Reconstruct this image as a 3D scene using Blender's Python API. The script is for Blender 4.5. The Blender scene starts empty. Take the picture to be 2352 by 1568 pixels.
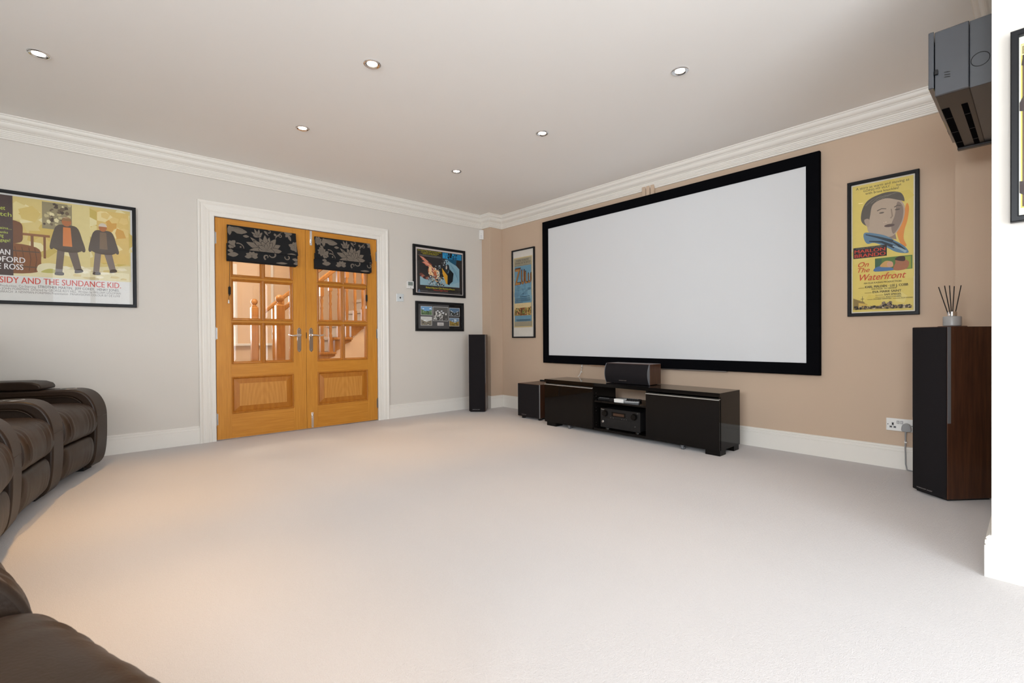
import bpy, math, random
from mathutils import Vector, Matrix, noise
random.seed(4)
SC = bpy.context.scene
COL = SC.collection
PI = math.pi
# ------------------------------------------------------------------ room dimensions (metres)
D = 4.873      # plane of the wall with the doors (y)
W = 4.063      # plane of the wall with the screen (x)
H = 2.467      # ceiling
XN, YA = 2.487, 0.117   # near white wall (x) and alcove wall (y)
XB, YB1, YB2 = 3.86, 4.702, 0.335   # corner boxings
XW, YW = -2.5, -1.6     # walls behind the seats / behind the camera

def lin(h):
    h = h.lstrip('#')
    return tuple(((c/12.92) if c <= .04045 else ((c+.055)/1.055)**2.4) for c in (int(h[i:i+2], 16)/255 for i in (0, 2, 4)))

# ------------------------------------------------------------------ materials
MATS = {}
def nodes_of(name):
    m = bpy.data.materials.new(name); m.use_nodes = True
    nt = m.node_tree
    return m, nt, nt.nodes['Principled BSDF']

def sid(col):
    return lin(col) if isinstance(col, str) else tuple(col)

def pr(name, col, rough=.5, metal=0., spec=.5, var=.04, scale=8., bump=0., bscale=200., coat=0., stretch=None, sheen=0.):
    """principled surface with a little noise in its colour and, if asked, a noise bump"""
    if name in MATS: return MATS[name]
    m, nt, b = nodes_of(name)
    c = sid(col)
    b.inputs['Roughness'].default_value = rough
    b.inputs['Metallic'].default_value = metal
    b.inputs['Specular IOR Level'].default_value = spec
    b.inputs['Coat Weight'].default_value = coat
    b.inputs['Coat Roughness'].default_value = .03
    b.inputs['Sheen Weight'].default_value = sheen
    tc = nt.nodes.new('ShaderNodeTexCoord')
    src = tc.outputs['Object']
    if stretch:
        mp = nt.nodes.new('ShaderNodeMapping'); mp.inputs['Scale'].default_value = stretch
        nt.links.new(src, mp.inputs['Vector']); src = mp.outputs['Vector']
    n = nt.nodes.new('ShaderNodeTexNoise'); n.inputs['Scale'].default_value = scale; n.inputs['Detail'].default_value = 4
    nt.links.new(src, n.inputs['Vector'])
    mx = nt.nodes.new('ShaderNodeMix'); mx.data_type = 'RGBA'
    mx.inputs[6].default_value = tuple(x*(1-var) for x in c)+(1,)
    mx.inputs[7].default_value = tuple(min(1, x*(1+var)) for x in c)+(1,)
    nt.links.new(n.outputs['Fac'], mx.inputs[0]); nt.links.new(mx.outputs[2], b.inputs['Base Color'])
    if bump:
        n2 = nt.nodes.new('ShaderNodeTexNoise'); n2.inputs['Scale'].default_value = bscale; n2.inputs['Detail'].default_value = 3
        nt.links.new(src, n2.inputs['Vector'])
        bp = nt.nodes.new('ShaderNodeBump'); bp.inputs['Strength'].default_value = bump; bp.inputs['Distance'].default_value = .002
        nt.links.new(n2.outputs['Fac'], bp.inputs['Height']); nt.links.new(bp.outputs['Normal'], b.inputs['Normal'])
    MATS[name] = m
    return m

def wood(name, c1, c2, grain, rough=.4, coat=.08, wave=False):
    """grain = scale of the object coordinates; small along the grain, large across it"""
    if name in MATS: return MATS[name]
    m, nt, b = nodes_of(name)
    b.inputs['Roughness'].default_value = rough; b.inputs['Specular IOR Level'].default_value = .3; b.inputs['Coat Weight'].default_value = coat; b.inputs['Coat Roughness'].default_value = .15
    tc = nt.nodes.new('ShaderNodeTexCoord'); mp = nt.nodes.new('ShaderNodeMapping'); mp.inputs['Scale'].default_value = grain
    nt.links.new(tc.outputs['Object'], mp.inputs['Vector'])
    n = nt.nodes.new('ShaderNodeTexNoise'); n.inputs['Scale'].default_value = 1.; n.inputs['Detail'].default_value = 6; n.inputs['Roughness'].default_value = .6
    nt.links.new(mp.outputs['Vector'], n.inputs['Vector'])
    fac = n.outputs['Fac']
    if wave:
        wv = nt.nodes.new('ShaderNodeTexWave'); wv.wave_type = 'RINGS'; wv.rings_direction = 'SPHERICAL'; wv.inputs['Scale'].default_value = 1.3
        wv.inputs['Distortion'].default_value = 1.6; wv.inputs['Detail'].default_value = 2
        mp2 = nt.nodes.new('ShaderNodeMapping'); mp2.inputs['Scale'].default_value = (10, .5, 2.2); mp2.inputs['Location'].default_value = wave
        nt.links.new(tc.outputs['Object'], mp2.inputs['Vector']); nt.links.new(mp2.outputs['Vector'], wv.inputs['Vector'])
        mm = nt.nodes.new('ShaderNodeMix'); mm.data_type = 'FLOAT'; mm.inputs[0].default_value = .13
        nt.links.new(fac, mm.inputs[2]); nt.links.new(wv.outputs['Fac'], mm.inputs[3]); fac = mm.outputs[0]
    r = nt.nodes.new('ShaderNodeValToRGB')
    r.color_ramp.elements[0].position = .3; r.color_ramp.elements[0].color = sid(c1)+(1,)
    r.color_ramp.elements[1].position = .7; r.color_ramp.elements[1].color = sid(c2)+(1,)
    nt.links.new(fac, r.inputs['Fac']); nt.links.new(r.outputs['Color'], b.inputs['Base Color'])
    MATS[name] = m
    return m

def glass(name, tint=(1, 1, 1), rough=.0, base=.05):
    if name in MATS: return MATS[name]
    m = bpy.data.materials.new(name); m.use_nodes = True; nt = m.node_tree; nt.nodes.clear()
    o = nt.nodes.new('ShaderNodeOutputMaterial'); t = nt.nodes.new('ShaderNodeBsdfTransparent'); g = nt.nodes.new('ShaderNodeBsdfGlossy')
    t.inputs['Color'].default_value = tuple(tint)+(1,); g.inputs['Roughness'].default_value = rough
    lw = nt.nodes.new('ShaderNodeLayerWeight'); lw.inputs['Blend'].default_value = .5
    p = nt.nodes.new('ShaderNodeMath'); p.operation = 'POWER'; p.inputs[1].default_value = 5
    a = nt.nodes.new('ShaderNodeMath'); a.operation = 'MULTIPLY_ADD'; a.inputs[1].default_value = .9; a.inputs[2].default_value = base
    nt.links.new(lw.outputs['Facing'], p.inputs[0]); nt.links.new(p.outputs[0], a.inputs[0])
    mx = nt.nodes.new('ShaderNodeMixShader'); nt.links.new(a.outputs[0], mx.inputs[0]); nt.links.new(t.outputs[0], mx.inputs[1]); nt.links.new(g.outputs[0], mx.inputs[2])
    nt.links.new(mx.outputs[0], o.inputs['Surface'])
    MATS[name] = m
    return m

def emit(name, col, s):
    if name in MATS: return MATS[name]
    m, nt, b = nodes_of(name)
    b.inputs['Base Color'].default_value = (.8, .8, .8, 1); b.inputs['Emission Color'].default_value = sid(col)+(1,); b.inputs['Emission Strength'].default_value = s
    MATS[name] = m
    return m

def carpet():
    m, nt, b = nodes_of('carpet')
    b.inputs['Roughness'].default_value = 1.; b.inputs['Specular IOR Level'].default_value = .1; b.inputs['Sheen Weight'].default_value = .25; b.inputs['Sheen Roughness'].default_value = .6
    tc = nt.nodes.new('ShaderNodeTexCoord')
    def nz(s, d, st=None):
        n = nt.nodes.new('ShaderNodeTexNoise'); n.inputs['Scale'].default_value = s; n.inputs['Detail'].default_value = d; n.inputs['Roughness'].default_value = .6
        src = tc.outputs['Object']
        if st:
            mp = nt.nodes.new('ShaderNodeMapping'); mp.inputs['Scale'].default_value = st; mp.inputs['Rotation'].default_value = (0, 0, .5)
            nt.links.new(src, mp.inputs['Vector']); src = mp.outputs['Vector']
        nt.links.new(src, n.inputs['Vector']); return n.outputs['Fac']
    big, mid, fine = nz(2.2, 3, (1, .35, 1)), nz(105, 3), nz(330, 2)
    def mix(f, a, c2):
        x = nt.nodes.new('ShaderNodeMix'); x.data_type = 'RGBA'; nt.links.new(f, x.inputs[0])
        for i, v in ((6, a), (7, c2)):
            if isinstance(v, tuple): x.inputs[i].default_value = v+(1,)
            else: nt.links.new(v, x.inputs[i])
        return x.outputs[2]
    c = mix(fine, mix(big, (.48, .452, .44), (.555, .522, .51)), mix(mid, (.63, .595, .585), (.69, .655, .645)))
    nt.links.new(c, b.inputs['Base Color'])
    ad = nt.nodes.new('ShaderNodeMath'); ad.operation = 'ADD'; nt.links.new(mid, ad.inputs[0]); nt.links.new(fine, ad.inputs[1])
    bp = nt.nodes.new('ShaderNodeBump'); bp.inputs['Strength'].default_value = .4; bp.inputs['Distance'].default_value = .006
    nt.links.new(ad.outputs[0], bp.inputs['Height']); nt.links.new(bp.outputs['Normal'], b.inputs['Normal'])
    return m

M_WHITE = pr('white_wall_paint', (.665, .625, .57), .75, spec=.25, var=.012, scale=3, bump=.05, bscale=350)
M_BEIGE = pr('beige_wall_paint', (.56, .425, .315), .8, spec=.2, var=.015, scale=3, bump=.06, bscale=350)
M_CEIL = pr('ceiling_paint', (.91, .885, .85), .9, spec=.1, var=.01, scale=2)
M_TRIM = pr('trim_gloss_paint', (.80, .765, .705), .4, spec=.4, var=.01, scale=5)
M_CARPET = carpet()
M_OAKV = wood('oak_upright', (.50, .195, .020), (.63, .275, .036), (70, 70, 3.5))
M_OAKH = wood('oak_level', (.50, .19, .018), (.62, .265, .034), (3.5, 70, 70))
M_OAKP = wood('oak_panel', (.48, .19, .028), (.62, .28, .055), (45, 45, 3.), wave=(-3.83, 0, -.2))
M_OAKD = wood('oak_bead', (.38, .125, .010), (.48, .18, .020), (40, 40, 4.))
M_STOAK = wood('stair_oak', (.33, .135, .028), (.45, .20, .050), (55, 55, 4))
M_CHROME = pr('chrome', (.82, .82, .83), .08, 1., var=.01)
M_STEEL = pr('brushed_metal', (.60, .59, .58), .3, 1., var=.03, scale=60)
M_HINGE = pr('hinge_metal', (.34, .33, .32), .3, 1., var=.05)
M_ALU = pr('satin_aluminium', (.66, .63, .58), .5, .25, var=.03)
M_STRIP = pr('strip_plastic', (.13, .135, .145), .35, spec=.4, var=.04)
M_BLACKF = pr('black_frame_lacquer', (.010, .010, .011), .38, spec=.18, var=.1)
M_VELVET = pr('black_velvet', (.004, .004, .005), 1., spec=.02, var=.1, scale=120)
M_GLOSS = pr('gloss_black', (.006, .005, .0045), .045, spec=.16, var=.1)
M_MATTE = pr('matte_black', (.012, .011, .011), .6, spec=.3, var=.15, scale=40)
M_CLOTHB = pr('grille_cloth', (.014, .012, .013), .95, spec=.15, var=.4, scale=700, bump=.4, bscale=900)
M_WALNUT = wood('walnut', (.040, .014, .007), (.085, .032, .015), (55, 55, 4), .33, .1)
M_LEATHER = pr('brown_leather', (.024, .0135, .008), .40, spec=.30, var=.18, scale=14, bump=.25, bscale=170)
M_LEATHD = pr('dark_leather', (.022, .014, .012), .36, spec=.45, var=.15, scale=20, bump=.2, bscale=170)
M_SCREEN = pr('screen_fabric', (.68, .69, .70), .8, spec=.15, var=.004, scale=2)
M_WPLAST = pr('white_plastic', (.78, .77, .74), .35, var=.02)
M_GPLAST = pr('grey_plastic', (.30, .30, .30), .4, var=.05)
M_GLASS = glass('clear_glass')
M_PGLASS = glass('picture_glass', base=.02)
M_FROST = pr('frosted_glass', (.36, .35, .34), .35, var=.06, scale=12)
M_LAMP = emit('lamp_glow', (1, .86, .70), 14)
M_FABD = pr('dark_fabric', (.012, .012, .013), .8, spec=.2, var=.2, scale=300, sheen=.05)
M_FABT = pr('taupe_weave', (.165, .135, .105), .7, spec=.25, var=.1, scale=300, sheen=.05)
M_HALLW = pr('hall_paint', (.75, .56, .38), .8, spec=.2, var=.015, scale=3)
M_STAIRC = pr('stair_carpet', (.40, .33, .27), 1., spec=.1, var=.25, scale=120, bump=.4, bscale=300)
M_PLANT = pr('leaf_green', (.16, .22, .05), .6, var=.4, scale=9)

def ink(h, rough=.55):
    return pr('ink_'+h.lstrip('#'), h, rough, spec=.3, var=.05, scale=25)

# ------------------------------------------------------------------ mesh builder
class MB:
    def __init__(s): s.v = []; s.f = []; s.m = []; s.sm = []; s.mats = []
    def mi(s, m):
        if m not in s.mats: s.mats.append(m)
        return s.mats.index(m)
    def add(s, vs, fs, m, smooth=False):
        o = len(s.v); s.v += [tuple(x) for x in vs]; k = s.mi(m)
        for f in fs: s.f.append(tuple(i+o for i in f)); s.m.append(k); s.sm.append(smooth)
        return s
    def box(s, x0, x1, y0, y1, z0, z1, m):
        vs = [(x, y, z) for z in (z0, z1) for y in (y0, y1) for x in (x0, x1)]
        return s.add(vs, [(0, 2, 3, 1), (4, 5, 7, 6), (0, 1, 5, 4), (2, 6, 7, 3), (0, 4, 6, 2), (1, 3, 7, 5)], m)
    def prism(s, poly, fn, h0, h1, m, smooth=False):
        """poly: 2D outline; fn(a, b, h) -> xyz; closed solid between h0 and h1"""
        n = len(poly)
        vs = [fn(a, b, h0) for a, b in poly]+[fn(a, b, h1) for a, b in poly]
        fs = [tuple(range(n))[::-1], tuple(range(n, 2*n))]
        s.add(vs, fs, m)
        o = len(s.v)-2*n; k = s.mi(m)
        for i in range(n):
            j = (i+1) % n; s.f.append((o+i, o+j, o+n+j, o+n+i)); s.m.append(k); s.sm.append(smooth)
        return s
    def grid(s, rows, m, smooth=True, closed_u=False, closed_v=False):
        R, Cn = len(rows), len(rows[0]); vs = [p for r in rows for p in r]; fs = []
        for i in range(R if closed_u else R-1):
            for j in range(Cn if closed_v else Cn-1):
                a, b = (i+1) % R, (j+1) % Cn
                fs.append((i*Cn+j, i*Cn+b, a*Cn+b, a*Cn+j))
        return s.add(vs, fs, m, smooth)
    def lathe(s, prof, c, m, n=24, axis='z', smooth=True):
        rows = []
        for k in range(n):
            t = 2*PI*k/n
            row = []
            for r, h in prof:
                a, b = r*math.cos(t), r*math.sin(t)
                row.append((c[0]+a, c[1]+b, c[2]+h) if axis == 'z' else (c[0]+a, c[1]+h, c[2]+b) if axis == 'y' else (c[0]+h, c[1]+a, c[2]+b))
            rows.append(row)
        return s.grid(rows, m, smooth, closed_u=True)
    def tube(s, pts, r, m, n=10, caps=True):
        pts = [Vector(p) for p in pts]; rows = []
        rs = r if isinstance(r, (list, tuple)) else [r]*len(pts)
        up = Vector((0, 0, 1))
        for i, p in enumerate(pts):
            t = (pts[min(i+1, len(pts)-1)]-pts[max(i-1, 0)]).normalized()
            u = up if abs(t.dot(up)) < .95 else Vector((1, 0, 0))
            a = t.cross(u).normalized(); b = t.cross(a).normalized()
            rows.append([tuple(p+(a*math.cos(2*PI*k/n)+b*math.sin(2*PI*k/n))*rs[i]) for k in range(n)])
        s.grid(rows, m, True, closed_v=True)
        if caps:
            o = len(s.v); s.add(rows[0], [tuple(range(n))], m); s.add(rows[-1], [tuple(range(n))[::-1]], m)
        return s
    def sweep(s, path, prof, fn, m, closed=False, smooth=False, side=1):
        """mitred sweep: path 2D, prof (d, h): d = offset to the right of the path (side=1), h = third axis"""
        P = [Vector(p) for p in path]; n = len(P); rows = []
        for i in range(n):
            def nrm(a, b):
                d = (b-a).normalized(); return Vector((d.y, -d.x))*side
            if closed or 0 < i < n-1:
                n1, n2 = nrm(P[i-1], P[i]), nrm(P[i], P[(i+1) % n])
                mt = (n1+n2)/(1+n1.dot(n2))
            else:
                mt = nrm(P[0], P[1]) if i == 0 else nrm(P[-2], P[-1])
            rows.append([fn(P[i].x+mt.x*d, P[i].y+mt.y*d, h) for d, h in prof])
        return s.grid(rows, m, smooth, closed_u=closed)
    def build(s, name, parent=None, bevel=0, seg=2, sub=0, sharp=40, tri=False):
        me = bpy.data.meshes.new(name); me.from_pydata(s.v, [], s.f); me.update()
        for m in s.mats: me.materials.append(m)
        me.polygons.foreach_set('material_index', s.m); me.polygons.foreach_set('use_smooth', s.sm)
        if any(s.sm): me.set_sharp_from_angle(angle=math.radians(sharp))
        o = bpy.data.objects.new(name, me); COL.objects.link(o)
        if parent: o.parent = parent
        if bevel:
            b = o.modifiers.new('soft_edges', 'BEVEL'); b.width = bevel; b.segments = seg; b.limit_method = 'ANGLE'; b.angle_limit = math.radians(35)
        if sub:
            b = o.modifiers.new('smooth', 'SUBSURF'); b.levels = sub; b.render_levels = sub
        return o

def thing(name, label, cat, loc=(0, 0, 0), rz=0, group=None):
    o = bpy.data.objects.new(name, None); COL.objects.link(o); o.location = loc; o.rotation_euler = (0, 0, rz); o.empty_display_size = .05
    o['label'] = label; o['category'] = cat
    if group: o['group'] = group
    return o
def tag(o, label, cat, group=None):
    o['label'] = label; o['category'] = cat
    if group: o['group'] = group
    return o
def struct(o):
    o['kind'] = 'structure'; return o
def copy_tree(o, parent=None):
    c = o.copy(); COL.objects.link(c)
    if parent: c.parent = parent
    for ch in list(o.children): copy_tree(ch, c)
    return c

# lettering: flat outlines of real characters, fitted into a box of the surface they are printed on
TXT = {}
def glyphs(s, bold=0., shear=0.):
    k = (s, bold, shear)
    if k not in TXT:
        cu = bpy.data.curves.new('lettering', 'FONT'); cu.body = s; cu.size = 1; cu.offset = bold; cu.shear = shear; cu.resolution_u = 3; cu.fill_mode = 'FRONT'
        ob = bpy.data.objects.new('lettering', cu); COL.objects.link(ob)
        dg = bpy.context.evaluated_depsgraph_get(); dg.update()
        me = bpy.data.meshes.new_from_object(ob.evaluated_get(dg))
        vs = [(v.co.x, v.co.y) for v in me.vertices]; fs = [tuple(p.vertices) for p in me.polygons]
        bpy.data.objects.remove(ob); bpy.data.curves.remove(cu); bpy.data.meshes.remove(me)
        TXT[k] = (vs, fs)
    return TXT[k]

class Sheet:
    """flat artwork: fn(a, z, layer) -> xyz, each later patch a hair in front of the one before"""
    def __init__(s, mb, fn, bounds=None): s.mb = mb; s.fn = fn; s.k = 0; s.bd = bounds
    def poly(s, pts, col, step=1):
        s.k += step
        if s.bd: pts = clip(list(pts), *s.bd)
        if len(pts) < 3: return s
        m = col if not isinstance(col, str) else ink(col)
        s.mb.add([s.fn(a, z, s.k) for a, z in pts], [tuple(range(len(pts)))], m); return s
    def rect(s, a0, z0, a1, z1, col): return s.poly([(a0, z0), (a1, z0), (a1, z1), (a0, z1)], col)
    def blob(s, pts, col, n=5):
        return s.poly(curve(pts, n), col)
    def text(s, t, a0, a1, z0, h, col, bold=0., shear=0., caps=None):
        """a0..a1: left and right ends as the reader sees them, z0 base line, h height of the whole line of letters"""
        if bold > 0:      # heavier letters: the same outline printed three times, a hair apart
            d = math.copysign(bold*h*.75, a1-a0); 
            for k in (-1, 0, 1): s.text(t, a0+d*k, a1+d*k, z0, h, col, 0, shear)
            return s
        vs, fs = glyphs(t, 0, shear)
        if not vs: return s
        x0 = min(v[0] for v in vs); x1 = max(v[0] for v in vs); y1 = max(v[1] for v in vs)
        s.k += 1; m = ink(col) if isinstance(col, str) else col
        s.mb.add([s.fn(a0+(x-x0)/(x1-x0)*(a1-a0), z0+y/y1*h, s.k) for x, y in vs], fs, m); return s

def ell(a, z, ra, rz, n=18): return [(a+ra*math.cos(2*PI*k/n), z+rz*math.sin(2*PI*k/n)) for k in range(n)]
def curve(pts, n=5):
    out = []; N = len(pts)
    for i in range(N):
        p0, p1, p2, p3 = (Vector(pts[(i+j-1) % N]) for j in range(4))
        for k in range(n):
            t = k/n
            q = .5*((2*p1)+(-p0+p2)*t+(2*p0-5*p1+4*p2-p3)*t*t+(-p0+3*p1-3*p2+p3)*t**3)
            out.append((q.x, q.y))
    return out
def clip(poly, a0, a1, z0, z1):
    for ax, lim, sg in ((0, a0, 1), (0, a1, -1), (1, z0, 1), (1, z1, -1)):
        out = []
        for i in range(len(poly)):
            p, q = poly[i-1], poly[i]
            ip, iq = (p[ax]-lim)*sg >= 0, (q[ax]-lim)*sg >= 0
            if ip != iq:
                t = (lim-p[ax])/(q[ax]-p[ax]); out.append((p[0]+(q[0]-p[0])*t, p[1]+(q[1]-p[1])*t))
            if iq: out.append(q)
        poly = out
        if len(poly) < 3: return []
    return poly

# ================================================================== SETTING
XY = lambda a, b, h: (a, b, h)
YF, XE = 8.2, 5.6       # far wall and side wall of the hall
b = MB(); b.box(XW-.1, XE, YW-.1, YF, -.1, 0, M_CARPET); struct(b.build('floor'))
b = MB(); b.box(XW-.1, W+.12, YW-.1, D+.06, H, H+.1, M_CEIL); struct(b.build('ceiling'))
DX0, DX1, DZ = .845, 2.394, 1.994        # door opening
b = MB()
b.box(XW, DX0, D, D+.12, 0, H, M_WHITE); b.box(DX1, W+.12, D, D+.12, 0, H, M_WHITE); b.box(DX0, DX1, D, D+.12, DZ, H, M_WHITE)
struct(b.build('wall_left'))
b = MB(); b.box(W, W+.12, YA-.12, D, 0, H, M_BEIGE); struct(b.build('wall_right'))
b = MB(); b.box(XB, W, YB1, D, 0, H, M_BEIGE); struct(b.build('wall_corner', bevel=.004))
b = MB(); b.box(XB, W, YA, YB2, 0, H, M_BEIGE); struct(b.build('wall_corner_near'))
b = MB(); b.box(XN+.12, W, YA-.12, YA, 0, H, M_BEIGE); struct(b.build('wall_alcove'))
b = MB(); b.box(XN, XN+.12, YW, YA, 0, H, M_WHITE); struct(b.build('wall_near'))
VY0, VY1, VZ0, VZ1 = -1.3, 1.15, 1.2, 2.2  # opening for an invented side window, cut to let in fill light
b = MB(); b.box(XW-.1, XW, YW, VY0, 0, H, M_WHITE); b.box(XW-.1, XW, VY1, D+.12, 0, H, M_WHITE); b.box(XW-.1, XW, VY0, VY1, 0, VZ0, M_WHITE); b.box(XW-.1, XW, VY0, VY1, VZ1, H, M_WHITE)
struct(b.build('wall_behind_seats'))
b = MB()
for i in range(4):
    y = VY0+(VY1-VY0)*i/3; b.box(XW-.09, XW-.03, y-.03, y+.03, VZ0, VZ1, M_TRIM)
for z in (VZ0+.03, VZ1-.03): b.box(XW-.088, XW-.032, VY0, VY1, z-.035, z+.035, M_TRIM)
b.box(XW-.03, XW+.12, VY0-.06, VY1+.06, VZ0-.035, VZ0, M_TRIM)
wo = struct(b.build('added_side_window', bevel=.004))  # made-up window, added so the screen wall gets more light
b = MB(); b.add([(XW-.06, VY0, VZ0), (XW-.06, VY1, VZ0), (XW-.06, VY1, VZ1), (XW-.06, VY0, VZ1)], [(0, 1, 2, 3)], M_GLASS); b.build('pane', wo)
# wall behind the camera with a broad glazed garden door
WX0, WX1, WZ0, WZ1 = -.45, 1.75, .06, 2.22
b = MB()
b.box(XW, WX0, YW-.1, YW, 0, H, M_WHITE); b.box(WX1, XN+.12, YW-.1, YW, 0, H, M_WHITE)
b.box(WX0, WX1, YW-.1, YW, WZ1, H, M_WHITE); b.box(WX0, WX1, YW-.1, YW, 0, WZ0, M_WHITE)
struct(b.build('wall_back'))
b = MB()
for i in range(5):
    x = WX0+(WX1-WX0)*i/4; b.box(x-.035, x+.035, YW-.09, YW-.03, WZ0, WZ1, M_TRIM)
for z in (WZ0+.03, WZ1-.03): b.box(WX0, WX1, YW-.088, YW-.032, z-.04, z+.04, M_TRIM)
wo = struct(b.build('window_1', bevel=.004))
b = MB(); b.add([(WX0, YW-.06, WZ0), (WX1, YW-.06, WZ0), (WX1, YW-.06, WZ1), (WX0, YW-.06, WZ1)], [(0, 1, 2, 3)], M_GLASS); b.build('pane', wo)

# cornice: one continuous mitred moulding
def arc(c, r, a0, a1, n=6):
    return [(c[0]+r*math.cos(math.radians(a0+(a1-a0)*i/n)), c[1]+r*math.sin(math.radians(a0+(a1-a0)*i/n))) for i in range(n+1)]
def cove(p, q, sag, n=6):
    p, q = Vector(p), Vector(q); d = q-p; nn = Vector((-d.y, d.x)).normalized(); o = []
    for i in range(n+1):
        t = i/n; v = p+d*t+nn*sag*4*t*(1-t); o.append((v.x, v.y))
    return o
cor = [(.0995, 0), (.0995, -.008), (.094, -.010)] + cove((.093, -.012), (.074, -.040), .006) + [(.074, -.045), (.070, -.047)] + cove((.069, -.049), (.042, -.086), .007) + \
      [(.042, -.090), (.033, -.092), (.033, -.104), (.029, -.106), (.029, -.115), (.0245, -.117), (.0245, -.126), (.020, -.128), (.020, -.136), (.014, -.138), (.014, -.149), (.010, -.1515), (.0, -.1515)]
cor = [(d, H+h) for d, h in cor]
path = [(XW, YW), (XW, D), (XB, D), (XB, YB1), (W, YB1), (W, YB2), (XB, YB2), (XB, YA), (XN, YA), (XN, YW)]
b = MB(); b.sweep(path, cor, XY, M_TRIM, closed=True); o = b.build('trim_1'); struct(o)
# baseboards
bas = [(.018, 0), (.018, .116), (.0145, .1175), (.0145, .121), (.017, .1225)] + [(.0165, .130)] + [(.0165, .136), (.012, .138), (.012, .1405), (.0145, .142), (.0125, .148), (.007, .1525), (0, .1535)]
AO0, AO1 = .727, 2.500      # outer edges of the architrave
b = MB(); b.sweep([(XW, D), (AO0, D)], bas, XY, M_TRIM); b.sweep([(AO1, D), (XB, D)], bas, XY, M_TRIM); struct(b.build('baseboard_left'))
b = MB(); b.sweep([(XB, D), (XB, YB1), (W, YB1), (W, YB2), (XB, YB2), (XB, YA), (XN, YA), (XN, YW)], bas, XY, M_TRIM); struct(b.build('baseboard_right'))
b = MB(); b.sweep([(XW, YW), (XW, D)], bas, XY, M_TRIM); struct(b.build('baseboard_behind'))
# door architrave, swept round three sides; h = distance in front of the wall
arcp = [(0, .0), (0, .012), (.005, .016), (.030, .017), (.034, .013), (.038, .0135), (.042, .018), (.050, .019), (.053, .0155), (.058, .016), (.070, .020), (.093, .0225), (.098, .019), (.104, .0225), (.112, .027), (.121, .028), (.126, .025), (.127, 0)]
pth = [(DX0+.006, 0), (DX0+.006, DZ-.006), (DX1-.006, DZ-.006), (DX1-.006, 0)]
b = MB(); b.sweep(pth, arcp, lambda a, z, h: (a, D-h, z), M_TRIM, side=-1); struct(b.build('trim_2'))
b = MB()
b.box(DX0-.03, DX0+.006, D-.002, D+.125, 0, DZ, M_TRIM); b.box(DX1-.006, DX1+.03, D-.002, D+.125, 0, DZ, M_TRIM); b.box(DX0-.03, DX1+.03, D-.002, D+.125, DZ-.006, DZ+.03, M_TRIM)
b.box(DX0+.006, DX0+.022, D+.046, D+.1, 0, DZ-.006, M_TRIM); b.box(DX1-.022, DX1-.006, D+.046, D+.1, 0, DZ-.006, M_TRIM); b.box(DX0, DX1, D+.046, D+.1, DZ-.022, DZ-.006, M_TRIM)
struct(b.build('trim_3'))

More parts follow.
